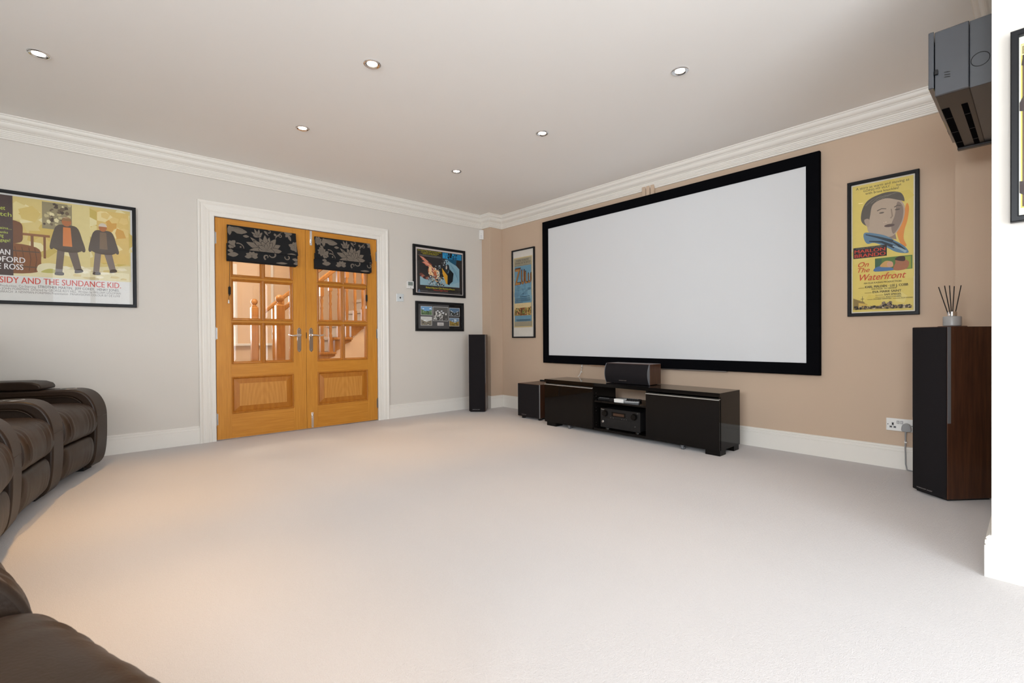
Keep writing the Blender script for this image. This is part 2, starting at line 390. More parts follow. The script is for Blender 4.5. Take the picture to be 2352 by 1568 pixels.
# ================================================================== THE PAIR OF OAK DOORS
def ring(b, x0, x1, z0, z1, prof, m):
    """closed moulding round a rectangle; prof (d inwards, y)"""
    b.sweep([(x0, z0), (x0, z1), (x1, z1), (x1, z0)], prof, lambda a, z, h: (a, h, z), m, closed=True, side=1)
ROWS = [(.676, 1.054), (1.072, 1.449), (1.467, 1.845)]      # moulding outlines of the three rows of panes
def door_leaf(name, x0, x1, cols, hinge_side, panel):
    """local origin: floor under the hinge-side front edge of the leaf; y = 0 is the face towards the room"""
    root = bpy.data.objects.new(name, None); COL.objects.link(root); root.location = (x0, D, 0); struct(root)
    w = x1-x0; T = .044; zb, zt = .008, 1.983
    cols = [(a-x0, c-x0) for a, c in cols]; g0, g1 = cols[0][0], cols[-1][1]
    pz0, pz1 = panel
    f = MB()
    f.box(0, g0, 0, T, zb, zt, M_OAKV); f.box(g1, w, 0, T, zb, zt, M_OAKV)
    f.box(g0, g1, 0, T, zb, pz0, M_OAKH); f.box(g0, g1, 0, T, pz1, ROWS[0][0], M_OAKH); f.box(g0, g1, 0, T, ROWS[2][1], zt, M_OAKH)
    for i in (0, 1): f.box(g0, g1, .004, T-.004, ROWS[i][1], ROWS[i+1][0], M_OAKH)
    f.box(cols[0][1], cols[1][0], .004, T-.004, ROWS[0][0], ROWS[2][1], M_OAKV)
    f.build('door_frame', root, bevel=.0015)
    # glazing beads round every pane, both faces
    bd = MB()
    for c0, c1 in cols:
        for r0, r1 in ROWS:
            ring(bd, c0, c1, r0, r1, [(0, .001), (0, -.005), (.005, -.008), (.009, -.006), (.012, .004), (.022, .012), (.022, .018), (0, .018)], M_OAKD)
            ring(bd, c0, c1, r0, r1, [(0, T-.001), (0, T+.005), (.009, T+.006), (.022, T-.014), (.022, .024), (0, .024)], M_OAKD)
    bd.build('glazing_bead', root)
    gl = MB()
    for c0, c1 in cols:
        for r0, r1 in ROWS:
            a0, a1, e0, e1 = c0+.02, c1-.02, r0+.02, r1-.02; k = .020
            P = [(a0, .0205, e0), (a1, .0205, e0), (a1, .0205, e1), (a0, .0205, e1), (a0+k, .0185, e0+k), (a1-k, .0185, e0+k), (a1-k, .0185, e1-k), (a0+k, .0185, e1-k)]
            gl.add(P, [(4, 5, 6, 7), (0, 1, 5, 4), (1, 2, 6, 5), (2, 3, 7, 6), (3, 0, 4, 7)], M_GLASS)
    gl.build('glazing', root)
    pn = MB()
    q0, q1 = g0+.012, g1-.012; e0, e1 = pz0+.012, pz1-.012; k = .052
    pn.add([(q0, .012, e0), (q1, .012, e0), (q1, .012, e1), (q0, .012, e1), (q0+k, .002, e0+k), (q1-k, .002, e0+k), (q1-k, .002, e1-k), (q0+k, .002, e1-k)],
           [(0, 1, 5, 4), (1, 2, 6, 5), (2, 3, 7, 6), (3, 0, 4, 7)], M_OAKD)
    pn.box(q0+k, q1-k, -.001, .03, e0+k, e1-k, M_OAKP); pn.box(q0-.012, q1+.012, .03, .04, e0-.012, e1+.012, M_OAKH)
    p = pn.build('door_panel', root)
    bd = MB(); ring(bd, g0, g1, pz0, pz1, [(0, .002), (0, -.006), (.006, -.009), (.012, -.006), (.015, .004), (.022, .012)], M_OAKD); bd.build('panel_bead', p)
    # hinges
    hx = -.004 if hinge_side < 0 else w+.004
    for z in (.19, .953, 1.80):
        h = MB(); h.lathe([(.0, -.052), (.0045, -.052), (.0045, .052), (0, .052)], (hx, -.004, z), M_HINGE, 12)
        for dz in (-.054, .054): h.lathe([(0, -.004), (.003, -.004), (.0035, 0), (.003, .004), (0, .004)], (hx, -.004, z+dz), M_HINGE, 10)
        h.box(min(hx, hx-.014*hinge_side), max(hx, hx-.014*hinge_side), -.0005, .001, z-.05, z+.05, M_HINGE)
        h.build('hinge', root)
    return root
def lever_handle(root, cx, sgn):
    """backplate with pointed ends and a curved lever running towards the hinges"""
    z0, z1 = .769, 1.014; hw = .0185
    b = MB()
    out = [(cx-hw, z0+.022), (cx-.008, z0+.006), (cx, z0), (cx+.008, z0+.006), (cx+hw, z0+.022), (cx+hw, z1-.022), (cx+.008, z1-.006), (cx, z1), (cx-.008, z1-.006), (cx-hw, z1-.022)]
    b.prism(out, lambda a, z, h: (a, h, z), 0, -.007, M_CHROME)
    for zz in (z0+.02, z1-.02): b.lathe([(.0035, 0), (.0035, -.0085), (0, -.009)], (cx, 0, zz), M_STEEL, 10, axis='y')
    o = b.build('door_handle', root, bevel=.0025)
    l = MB()
    l.lathe([(.013, 0), (.013, -.012), (.009, -.018), (.009, -.045), (0, -.047)], (cx, -.006, .938), M_CHROME, 18, axis='y')
    pts = [(cx, -.046, .938), (cx+sgn*.02, -.049, .939), (cx+sgn*.045, -.050, .936), (cx+sgn*.07, -.049, .932), (cx+sgn*.092, -.047, .936), (cx+sgn*.110, -.046, .943)]
    l.tube(pts, [.009, .008, .0075, .0085, .0075, .004], M_CHROME, 12)
    l.build('lever', o)
L0, LM, L1 = .857, 1.6285, 2.383
dl = door_leaf('door_1', L0, LM-.0015, [(.974, 1.240), (1.241, 1.506)], -1, (.229, .561))
dr = door_leaf('door_2', LM+.0015, L1, [(1.737, 2.004), (2.005, 2.270)], 1, (.232, .565))
lever_handle(dl, 1.560-L0, -1); lever_handle(dr, 1.673-LM, 1)
for z0, z1 in ((.012, .165), (1.835, 1.981)):
    b = MB(); x = 1.681-LM
    b.box(x-.011, x+.011, -.003, .001, z0, z1, M_CHROME)
    zz = z1-.012 if z0 > 1 else z0+.012
    b.box(x-.005, x+.005, -.007, -.003, (z0+z1)/2-.055, (z0+z1)/2+.055, M_CHROME)
    zk = z0+.03 if z0 > 1 else z1-.03
    b.lathe([(.006, 0), (.006, -.012), (0, -.013)], (x, -.003, zk), M_CHROME, 12, axis='y')
    for q in (z0+.01, z1-.01): b.lathe([(.003, 0), (.003, -.002), (0, -.0025)], (x, -.003, q), M_STEEL, 8, axis='y')
    b.build('flush_bolt', dr, bevel=.001)
b = MB(); b.box(-.0005, .003, -.004, .03, .905, .965, M_MATTE); b.build('latch_plate', dr)

# ------------------------------------------------------------------ floral roman blinds, one hung on each leaf
FLX = lambda x, y: ((x-125)/985*.585, -((y-(95+.135*(x-125)))/((465+.076*(x-125))-(95+.135*(x-125))))*.215)
def petal(base, tip, wd, bend=0.):
    wd = wd*1.3
    bx, bz = base; tx, tz = tip; dx, dz = tx-bx, tz-bz; L = math.hypot(dx, dz); ux, uz = dx/L, dz/L; nx, nz = -uz, ux
    pts = []
    for t, w in ((0, .25), (.2, .62), (.45, 1), (.7, .85), (.9, .38), (1, .0)):
        pts.append((bx+dx*t+nx*(w*wd+bend*math.sin(PI*t)), bz+dz*t+nz*(w*wd+bend*math.sin(PI*t))))
    for t, w in ((.9, .38), (.7, .85), (.45, 1), (.2, .62), (0, .25)):
        pts.append((bx+dx*t-nx*(w*wd-bend*math.sin(PI*t)), bz+dz*t-nz*(w*wd-bend*math.sin(PI*t))))
    return pts
def band(pts, w0, w1):
    """tapering curl along a polyline"""
    pts = [Vector(p) for p in pts]; n = len(pts); A = []; B = []
    for i, p in enumerate(pts):
        t = (pts[min(i+1, n-1)]-pts[max(i-1, 0)]).normalized(); nn = Vector((-t.y, t.x)); w = w0+(w1-w0)*i/(n-1)
        A.append(tuple(p+nn*w)); B.append(tuple(p-nn*w))
    return A+B[::-1]
def curl(c, r, a0, a1, w0, w1, shrink=.35, n=14):
    pts = []
    for i in range(n+1):
        t = i/n; a = math.radians(a0+(a1-a0)*t); rr = r*(1-(1-shrink)*t); pts.append((c[0]+rr*math.cos(a), c[1]+rr*math.sin(a)))
    return band(pts, w0, w1)
def motif():
    """list of (polygon, taupe?) for the upper panel, from the large open flower outwards; metres from the panel's top left"""
    P = []
    def add(p): P.append((p, 1))
    def line(p): P.append((p, 0))
    c = FLX(650, 492)
    for x, y, w in ((372, 362, .022), (410, 488, .022), (862, 402, .022), (880, 490, .022), (800, 310, .021), (430, 285, .014), (560, 290, .018), (705, 285, .016), (640, 252, .017)):
        tip = FLX(x, y); k = 1.06
        line(petal(c, (c[0]+(tip[0]-c[0])*k, c[1]+(tip[1]-c[1])*k), w+.0022)); add(petal(c, tip, w))
        line(band([c, ((c[0]+tip[0]*2)/3, (c[1]+tip[1]*2)/3)], .0009, .0003))
    c2 = FLX(655, 480)
    for x, y, w in ((480, 335, .017), (540, 470, .018), (770, 510, .018), (745, 370, .015), (590, 345, .015), (690, 345, .013), (600, 400, .012), (650, 380, .011), (540, 410, .013)):
        tip = FLX(x, y); line(petal(c2, (c2[0]+(tip[0]-c2[0])*1.05, c2[1]+(tip[1]-c2[1])*1.05), w+.002)); add(petal(c2, tip, w)); line(band([c2, ((c2[0]+tip[0]*2)/3, (c2[1]+tip[1]*2)/3)], .0008, .0002))
    # small flower above, bud, curls, sprigs, seed heads
    c3 = FLX(545, 285)
    for x, y in ((450, 205), (495, 160), (560, 165), (605, 215), (590, 260), (470, 260)): line(petal(c3, FLX(x, y), .0105)); add(petal(c3, FLX(x, y), .0085))
    add(petal(FLX(415, 280), FLX(330, 272), .010)); add(curl(FLX(640, 205), .022, -60, 60, .005, .002)); add(petal(FLX(690, 260), FLX(628, 188), .006)); add(curl(FLX(700, 195), .018, -120, 150, .005, .002))
    add(band([FLX(790, 300), FLX(830, 255), FLX(880, 215), FLX(920, 208)], .004, .001)); add(petal(FLX(800, 270), FLX(780, 225), .009)); add(curl(FLX(862, 268), .017, 100, -190, .005, .002)); add(petal(FLX(800, 275), FLX(870, 240), .006))
    c4 = FLX(985, 240)
    for x, y in ((945, 280), (925, 205), (1025, 340), (1050, 235), (1000, 195)): add(petal(c4, FLX(x, y), .010))
    c5 = FLX(1075, 430)
    for x, y in ((985, 388), (1010, 455), (1060, 350), (1110, 500), (1105, 350)): add(petal((c5[0]+.01, c5[1]), FLX(x, y), .017))
    for k in range(5): line(band([FLX(1055+k*9, 400+k*22), FLX(1085+k*7, 395+k*24)], .0012, .0006))
    add(petal(FLX(960, 530), FLX(1105, 545), .012)); add(petal(FLX(160, 140), FLX(395, 215), .023, -.008)); 
    for k in range(9): line(band([FLX(200+k*18, 118+k*3), FLX(222+k*18, 160+k*4)], .0014, .0007))
    for x, y in ((155, 265), (205, 205), (175, 190)): add(petal(FLX(150, 120), FLX(x, y), .014))
    c6 = FLX(165, 405)
    for x, y in ((225, 345), (225, 440), (150, 345), (150, 470), (190, 465)): add(petal(c6, FLX(x, y), .014))
    for k in range(4): line(band([FLX(150+k*14, 400+k*9), FLX(160+k*14, 425+k*6)], .0016, .001))
    add(curl(FLX(265, 465), .048, 110, 5, .006, .003, .9)); add(petal(FLX(300, 430), FLX(285, 455), .006))
    return P
def motif_low():
    P = []
    c = (.193, -.045)
    for a, l in ((150, .055), (110, .050), (70, .052), (35, .060), (185, .06), (0, .05)): P.append((petal(c, (c[0]+l*math.cos(math.radians(a)), c[1]+l*math.sin(math.radians(a))), .013), 1))
    for a in (60, 95, 130): P.append((band([c, (c[0]+.018*math.cos(math.radians(a)), c[1]+.018*math.sin(math.radians(a)))], .0012, .0004), 0))
    P.append((curl((.318, -.035), .026, 250, -60, .008, .003, .25), 1)); P.append((curl((.368, -.005), .03, 200, 420, .004, .008, .8), 1)); P.append((curl((.498, -.020), .022, 160, 420, .004, .006, .8), 1))
    P.append((petal((.0, -.045), (.085, -.035), .017), 1)); P.append((petal((.0, -.008), (.045, -.010), .012), 1)); P.append((petal((.545, -.03), (.60, -.04), .012), 1)); P.append((petal((.555, -.075), (.61, -.062), .012), 1))
    P.append((petal((.40, -.082), (.50, -.078), .008), 1))
    return P
def roman_blind(x0, x1, shift, cord_x, label):
    w = x1-x0; zt, zA, zB = 1.925, 1.708, 1.606
    root = thing('roman_blind', label, 'blind', (x0, D, 0))
    hr = MB(); hr.box(.004, w-.004, -.032, -.009, zt-.03, zt-.003, M_FABD); hr.build('headrail', root)
    yA = lambda z: -.036-.030*(zt-z)/(zt-zA)
    yB = lambda z: -.052-.006*(1.75-z)/.14
    fA = MB()
    def panel(x0, x1, zs, yf, th, flare=0.):
        rows = []
        for j, z in enumerate(zs):
            t = j/(len(zs)-1); e = flare*t*t
            row = []
            for i in range(9):
                u = i/8; row.append((x0-e*.3+(x1-x0+e*1.3)*u, yf(z)+.0015*math.sin(u*9+z*30), z))
            rows.append(row)
        fA.grid(rows, M_FABD); fA.grid([[(a, c+th, d) for a, c, d in r] for r in rows][::-1], M_FABD)
        for r0, r1 in zip(rows[:-1], rows[1:]):
            for e in (0, -1): fA.add([r0[e], r1[e], (r1[e][0], r1[e][1]+th, r1[e][2]), (r0[e][0], r0[e][1]+th, r0[e][2])], [(0, 1, 2, 3)], M_FABD)
        a, c = rows[-1][0], rows[-1][-1]; fA.add([a, c, (c[0], c[1]+th, c[2]), (a[0], a[1]+th, a[2])], [(0, 1, 2, 3)], M_FABD)
    panel(0, w, [zt-(zt-zA)*k/8 for k in range(9)], yA, .008, .011)
    panel(-.007, w+.008, [1.755-(1.755-zB-.004)*k/6 for k in range(7)], yB, .012)
    panel(-.004, w+.005, [1.70-(1.70-zB)*k/4 for k in range(5)], lambda z: -.034, .012)
    panel(-.002, w+.002, [1.70-(1.70-zB+.004)*k/4 for k in range(5)], lambda z: -.018, .01)
    k = 0
    for poly, tp in motif():
        q = clip([(a+shift, zt+z) for a, z in poly], .002, w-.001, zA+.001, zt-.001)
        if q: k += 1; fA.add([(a, yA(z)-.0018-.00003*k, z) for a, z in q], [tuple(range(len(q)))], M_FABT if tp else M_FABD)
    if shift > 0:
        ex = []
        for cx_, cz_, r_ in ((.030, -.045, .040), (.060, -.150, .044)):
            for a in range(-60, 300, 45): ex.append((petal((cx_, cz_), (cx_+r_*math.cos(math.radians(a)), cz_+r_*1.15*math.sin(math.radians(a))), .011), 1))
            ex.append((ell(cx_, cz_, r_*.62, r_*.7), 1))
            for i in range(5):
                for j in range(4): ex.append((ell(cx_-.018+i*.009, cz_-.018+j*.012+(i % 2)*.005, .0018, .0028, 8), 0))
        ex.append((petal((.045, -.09), (.075, -.110), .010), 1)); ex.append((curl((.135, -.165), .042, 110, 5, .006, .003, .9), 1))
        for poly, tp in ex:
            q = clip([(a, zt+z) for a, z in poly], .002, w-.001, zA+.001, zt-.001)
            if q: k += 1; fA.add([(a, yA(z)-.0018-.00003*k, z) for a, z in q], [tuple(range(len(q)))], M_FABT if tp else M_FABD)
    k = 0
    for poly, tp in motif_low():
        q = clip([(a+shift, 1.700+z) for a, z in poly], -.004, w+.006, zB+.003, 1.7055)
        if q: k += 1; fA.add([(a, yB(z)-.0018-.00003*k, z) for a, z in q], [tuple(range(len(q)))], M_FABT if tp else M_FABD)
    fA.build('blind_fabric', root)
    cx = cord_x-x0
    c = MB(); c.tube([(cx, -.03, 1.62), (cx+.001, -.02, 1.50), (cx-.002, -.012, 1.36)], .0016, M_MATTE, 6); cd = c.build('cord', root)
    c = MB(); c.box(cx-.009, cx+.009, -.012, -.002, 1.305, 1.372, M_MATTE); c.tube([(cx-.002, -.014, 1.38), (cx-.002, -.02, 1.372), (cx-.002, -.02, 1.30), (cx-.002, -.014, 1.292)], .003, M_MATTE, 8); c.build('cord_cleat', root)
    c = MB(); c.tube([(cx-.004, -.014, 1.31), (cx-.008, -.013, 1.27), (cx-.008, -.013, 1.255)], .0013, M_MATTE, 6); c.lathe([(0, .034), (.003, .033), (.006, .012), (.0065, .004), (.003, 0), (0, 0)], (cx-.008, -.013, 1.222), M_WPLAST, 12); c.build('cord_pull', root)
roman_blind(.943, 1.528, 0, .963, 'black and taupe floral roman blind folded up on the oak door nearer the sofas')
roman_blind(1.708, 2.292, .066, 2.262, 'black and taupe floral roman blind folded up on the oak door nearer the corner speaker')

# ================================================================== HALL BEYOND THE GLAZED DOORS
b = MB(); b.box(-1.2, XE+.1, D+.06, YF+.1, H+.0, H+.1, M_CEIL); struct(b.build('ceiling_hall'))
HW0, HW1, HZ0, HZ1 = .75, 1.72, .84, 2.05
b = MB()
b.box(-1.2, HW0, YF, YF+.1, 0, H, M_HALLW); b.box(HW1, XE+.1, YF, YF+.1, 0, H, M_HALLW); b.box(HW0, HW1, YF, YF+.1, 0, HZ0, M_HALLW); b.box(HW0, HW1, YF, YF+.1, HZ1, H, M_HALLW)
struct(b.build('wall_hall_far'))
b = MB(); b.box(-1.2, -1.1, D+.12, YF, 0, H, M_HALLW); b.box(XE, XE+.1, D+.12, YF, 0, H, M_HALLW); struct(b.build('wall_hall_sides'))
b = MB()
for x in (HW0+.03, (HW0+HW1)/2, HW1-.03): b.box(x-.035, x+.035, YF-.01, YF+.05, HZ0, HZ1, M_TRIM)
for z in (HZ0+.03, HZ1-.03): b.box(HW0, HW1, YF-.009, YF+.05, z-.035, z+.035, M_TRIM)
b.box(HW0-.08, 2.30, YF-.10, YF, HZ0-.035, HZ0, M_TRIM)
w2 = struct(b.build('window_2', bevel=.004))
b = MB(); b.add([(HW0, YF+.03, HZ0), (HW1, YF+.03, HZ0), (HW1, YF+.03, HZ1), (HW0, YF+.03, HZ1)], [(0, 1, 2, 3)], M_GLASS); b.build('pane', w2)
b = MB(); b.box(2.20, 2.235, YF-.02, YF, 0.9, 2.2, M_TRIM); struct(b.build('trim_4'))
# garden bush just outside the hall window
b = MB()
for k in range(160):
    c = Vector((random.uniform(.3, 2.0), random.uniform(9.3, 9.8), random.uniform(.0, 1.45))); s = random.uniform(.06, .14)
    a1, a2 = Vector((random.gauss(0, 1), random.gauss(0, 1), random.gauss(0, 1))).normalized(), Vector((random.gauss(0, 1), random.gauss(0, 1), random.gauss(0, 1))).normalized()
    b.add([tuple(c-a1*s), tuple(c+a2*s*.5), tuple(c+a1*s), tuple(c-a2*s*.5)], [(0, 1, 2, 3)], M_PLANT)
b.tube([(1.2, 9.6, -.3), (1.25, 9.6, .9)], .03, M_PLANT, 8)
tag(b.build('garden_bush'), 'yellow green bush outside the hall window, seen through the left oak door', 'bush')
# staircase climbing to the right, cut string, carpet on the treads
ST = thing('staircase', 'oak staircase with carpeted treads and turned spindles behind the glazed doors', 'staircase', (0, 0, 0))
SX, SY0, SY1, GO, RI = 1.50, 6.0, 6.9, .216, .1835
nst = 12
step = lambda i: SX+GO*i       # x of the riser under tread i (0-based)
tr = MB(); rs = MB(); ct = MB()
for i in range(nst):
    z = RI*(i+1)
    tr.box(step(i)-.028, step(i+1)+.002, SY0-.035, SY1, z-.03, z, M_STOAK)
    rs.box(step(i), step(i)+.018, SY0+.012, SY1, z-RI, z-.03, M_STOAK)
    ct.box(step(i)-.034, step(i+1)-.005, SY0+.10, SY1-.10, z-.036, z+.010, M_STAIRC)
    ct.box(step(i)-.012, step(i), SY0+.10, SY1-.10, z-RI, z-.03, M_STAIRC)
tr.build('treads', ST, bevel=.006); rs.build('risers', ST); ct.build('stair_carpet', ST, bevel=.012)
sp = MB(); pl = [(step(0)+.005, 0)]
for i in range(nst):
    pl += [(step(i)+.005, RI*(i+1)-.031), (step(i+1)+.005, RI*(i+1)-.031)]
pl += [(step(nst), 0)]
sp.prism(pl, lambda a, z, h: (a, h, z), SY0+.02, SY0+.06, M_HALLW); sp.build('spandrel', ST)
bk = MB()
for i in range(nst-1):
    z = RI*(i+1)-.03
    bk.prism([(step(i)-.002, z), (step(i+1)-.0, z), (step(i+1)-.0, z-.02), (step(i)+.14, z-.05), (step(i)+.06, z-.12), (step(i)+.02, z-.135), (step(i)-.002, z-.154)], lambda a, zz, h: (a, h, zz), SY0+.018, SY0+.005, M_STOAK)
bk.build('tread_brackets', ST)
def newel(x, y, top, hw, ball):
    b = MB()
    zs = top-ball*1.75
    b.box(x-hw, x+hw, y-hw, y+hw, 0, zs, M_STOAK)
    o = b.build('newel_post', ST, bevel=hw*.25, seg=1)
    b = MB(); pr_ = [(hw*.75, 0), (hw*.8, .012), (hw*.5, .022), (hw*.55, .03)]+[(ball*math.cos(math.radians(a)), .03+ball*.85+ball*math.sin(math.radians(a))) for a in range(-55, 91, 12)]
    b.lathe([(max(r, 0.0), h) for r, h in pr_], (x, y, zs), M_STOAK, 20); b.build('ball_finial', o)
newel(1.712, SY0+.02, 1.393, .048, .047); newel(1.645, SY1-.02, 1.40, .042, .042)
def rail(y):
    b = MB(); sl = RI/GO; x0, x1 = 1.72, step(nst); z0 = 1.20
    b.prism([(x0, z0), (x1, z0+sl*(x1-x0)), (x1, z0+sl*(x1-x0)+.065), (x0, z0+.065)], lambda a, z, h: (a, h, z), y-.03, y+.03, M_STOAK)
    b.build('handrail', ST, bevel=.012)
    return lambda x: z0+sl*(x-x0)
SPIN = None
for y in (SY0+.02, SY1-.02):
    rz = rail(y)
    for i in range(1, 12) if y < 6.5 else range(1, 3):
        for fx in (.055, .163):
            x = step(i)+fx; zb = RI*(i+1); h = rz(x)-zb
            if abs(x-1.70) < .08 or x < 1.7: continue
            b = MB(); b.box(x-.022, x+.022, y-.022, y+.022, zb, zb+.19*h, M_STOAK); b.box(x-.022, x+.022, y-.022, y+.022, zb+.80*h, zb+h+.02, M_STOAK)
            b.lathe([(.020, .19*h), (.022, .22*h), (.014, .24*h), (.018, .27*h), (.022, .40*h), (.017, .56*h), (.014, .60*h), (.022, .63*h), (.014, .66*h), (.022, .74*h), (.015, .77*h), (.020, .80*h)], (x, y, zb), M_STOAK, 10)
            b.build('baluster', ST)

# ================================================================== FRAMED PICTURES
def framed(label, wall, a0, a1, z0, z1, border, draw, depth=.026, cat='framed poster', name='framed_poster', fm=None, ground='#dcdad6', bh=None):
    """wall 'L': wall with the doors, a = x; 'R'/'N': screen wall / near wall, a = y read from high to low"""
    if wall == 'L':
        root = thing(name, label, cat, (a0, D, z0)); loc = lambda a, z, y: (a-a0, y, z-z0); w = a1-a0
    else:
        root = thing(name, label, cat, (W if wall == 'R' else XN, a0, z0), -PI/2); loc = lambda a, z, y: (a0-a, y, z-z0); w = a0-a1
    h = z1-z0; fm = fm or M_BLACKF
    f = MB(); ring(f, 0, w, 0, h, [(0, 0), (0, -depth+.003), (.003, -depth), (border-.004, -depth), (border, -depth+.003), (border, 0)], fm)
    f.build('picture_frame', root)
    m = MB(); m.box(.004, w-.004, -.006, -.002, .004, h-.004, M_MATTE)
    m.add([(border-.001, -.0078, border-.001), (w-border+.001, -.0078, border-.001), (w-border+.001, -.0078, h-border+.001), (border-.001, -.0078, h-border+.001)], [(0, 1, 2, 3)], ink(ground))
    e = border+.001; s = Sheet(m, lambda a, z, k: loc(a, z, -.008-k*5e-5), (min(a0, a1)+e, max(a0, a1)-e, z0+e, z1-e))
    draw(s); m.build('poster_print', root)
    g = MB(); y = -depth+.006
    g.add([(border-.002, y, border-.002), (w-border+.002, y, border-.002), (w-border+.002, y, h-border+.002), (border-.002, y, h-border+.002)], [(0, 1, 2, 3)], M_PGLASS); g.build('picture_glass', root)
    return root
def specks(s, n, a0, a1, z0, z1, cols, r0, r1, seed=1, sq=1.):
    R = random.Random(seed)
    for i in range(n):
        a, z, r = R.uniform(a0, a1), R.uniform(z0, z1), R.uniform(r0, r1); t0 = R.uniform(0, PI)
        pts = [(a+r*R.uniform(.6, 1.3)*math.cos(t0+2*PI*k/5), z+sq*r*R.uniform(.6, 1.3)*math.sin(t0+2*PI*k/5)) for k in range(5)]
        pts = clip(pts, min(a0, a1)-r0, max(a0, a1)+r0, z0-r0, z1+r0)
        s.poly(pts, R.choice(cols), .2)

def draw_quad(s):
    X0, X1, Z0, Z1 = -.702, .272, 1.345, 1.926
    s.rect(X0, Z0, X1, Z1, '#cfbb78')
    specks(s, 46, -.37, .255, 1.50, 1.90, ['#d8c98c', '#c6ab58', '#ddd2a0', '#bfa858', '#cdb56a'], .03, .075, 3)
    s.rect(-.07, 1.36, .03, 1.924, '#d3c48a'); s.rect(.07, 1.50, .262, 1.905, '#d2b56c')
    specks(s, 14, .09, .24, 1.60, 1.88, ['#c99a4a', '#e0cf95', '#d8bd78'], .02, .05, 8)
    s.rect(-.23, 1.72, -.07, 1.915, '#8f8464'); specks(s, 40, -.225, -.08, 1.73, 1.91, ['#6c5c46', '#d9cfa2', '#4d4034', '#b9ac80'], .006, .016, 5)
    s.poly([(X0, Z0), (X1, Z0), (X1, 1.49), (-.05, 1.45), (X0, 1.42)], '#d6cb9f')
    specks(s, 16, -.2, .25, 1.37, 1.47, ['#e4dcc0', '#cbb778', '#bfae80'], .015, .05, 12, .3)
    # casks, table, sack
    s.rect(-.33, 1.655, -.19, 1.672, '#8a5a30'); s.rect(-.29, 1.53, -.275, 1.66, '#7a4f2a'); s.rect(-.225, 1.50, -.212, 1.66, '#7a4f2a')
    s.blob([(-.46, 1.60), (-.345, 1.60), (-.330, 1.67), (-.345, 1.745), (-.46, 1.745)], '#6f4423'); 
    s.blob([(-.45, 1.395), (-.262, 1.395), (-.238, 1.48), (-.262, 1.575), (-.45, 1.575)], '#7d4c24')
    for x in (-.37, -.335, -.30, -.27): s.poly(band([(x, 1.40), (x+.010, 1.485), (x, 1.57)], .002, .002), '#5a3518')
    for z in (1.43, 1.54): s.poly(band([(-.38, z), (-.245, z)], .004, .004), '#55402c')
    s.blob([(-.255, 1.40), (-.19, 1.392), (-.12, 1.405), (-.125, 1.45), (-.19, 1.468), (-.25, 1.45)], '#d8d0aa'); s.blob([(-.24, 1.40), (-.19, 1.395), (-.13, 1.405), (-.19, 1.428)], '#b3ac5a')
    # two plain standing walkers
    def walker(cx, zf, hh, coat, shirt, leg, hair):
        u = hh/8
        s.poly([(cx-.9*u, zf+4.2*u), (cx-.15*u, zf+4.2*u), (cx-.5*u, zf+.2*u), (cx-1.2*u, zf+.2*u)], leg); s.poly([(cx-.1*u, zf+4.2*u), (cx+.9*u, zf+4.2*u), (cx+1.5*u, zf+.9*u), (cx+.8*u, zf+.6*u)], leg)
        s.blob([(cx-1.2*u, zf), (cx-.4*u, zf), (cx-.4*u, zf+.4*u), (cx-1.1*u, zf+.4*u)], '#463626'); s.blob([(cx+.8*u, zf+.4*u), (cx+1.6*u, zf+.6*u), (cx+1.5*u, zf+1.*u), (cx+.9*u, zf+.9*u)], '#463626')
        s.blob([(cx-1.3*u, zf+3.6*u), (cx+1.5*u, zf+3.5*u), (cx+1.2*u, zf+6.5*u), (cx, zf+6.9*u), (cx-1.1*u, zf+6.5*u)], coat)
        s.poly([(cx-.35*u, zf+6.6*u), (cx+.4*u, zf+6.6*u), (cx+.55*u, zf+4*u), (cx-.4*u, zf+4*u)], shirt)
        s.blob([(cx-1.2*u, zf+6.3*u), (cx-.9*u, zf+6.3*u), (cx-1.3*u, zf+3.7*u), (cx-1.7*u, zf+3.8*u)], coat); s.blob([(cx+1.2*u, zf+6.3*u), (cx+.9*u, zf+6.2*u), (cx+1.5*u, zf+3.6*u), (cx+1.9*u, zf+3.8*u)], coat)
        s.poly(ell(cx, zf+7.35*u, .48*u, .62*u), '#a9683c'); s.poly([(cx+.5*u*math.cos(t*PI/8), zf+7.5*u+.55*u*math.sin(t*PI/8)) for t in range(9)], hair)
    walker(-.10, 1.385, .435, '#54473a', '#c8783c', '#6d5f55', '#8a6a44'); walker(.105, 1.405, .40, '#54483e', '#75604a', '#7d7068', '#cbbfae')
    s.rect(X0, 1.352, -.378, Z1, '#43302a')
    for t, a0, a1, z, h in (('et', -.437, -.414, 1.819, .023), ('tch', -.440, -.384, 1.776, .029), ('ains...', -.440, -.384, 1.685, .015), ('anks', -.440, -.402, 1.655, .016), ('ng', -.440, -.424, 1.628, .016), ('gage!', -.440, -.392, 1.597, .021)):
        s.text(t, a0, a1, z, h, '#b4c04c', .012)
    for t, a0, a1, z in (('PAUL NEWMAN', -.66, -.393, 1.505), ('ROBERT REDFORD', -.69, -.319, 1.455), ('KATHARINE ROSS', -.66, -.329, 1.405)): s.text(t, a0, a1, z, .039, '#dcd8d6', .025)
    s.rect(X0-.01, 1.178, X1+.012, 1.362, '#d4d2cd')
    s.text('BUTCH CASSIDY AND THE SUNDANCE KID.', -.690, .209, 1.309, .043, '#c03a2a', .022)
    s.text('A George Roy Hill-Paul Monash Production. Co-Starring', -.69, -.266, 1.280, .0175, '#77716c', -.002)
    s.text('STROTHER MARTIN.  JEFF COREY.  HENRY JONES.', -.256, .199, 1.282, .0185, '#4a4440', .006)
    s.text('Produced by JOHN FOREMAN  Directed by GEORGE ROY HILL  Written by WILLIAM GOLDMAN', -.53, .208, 1.260, .0165, '#77716c', -.002)
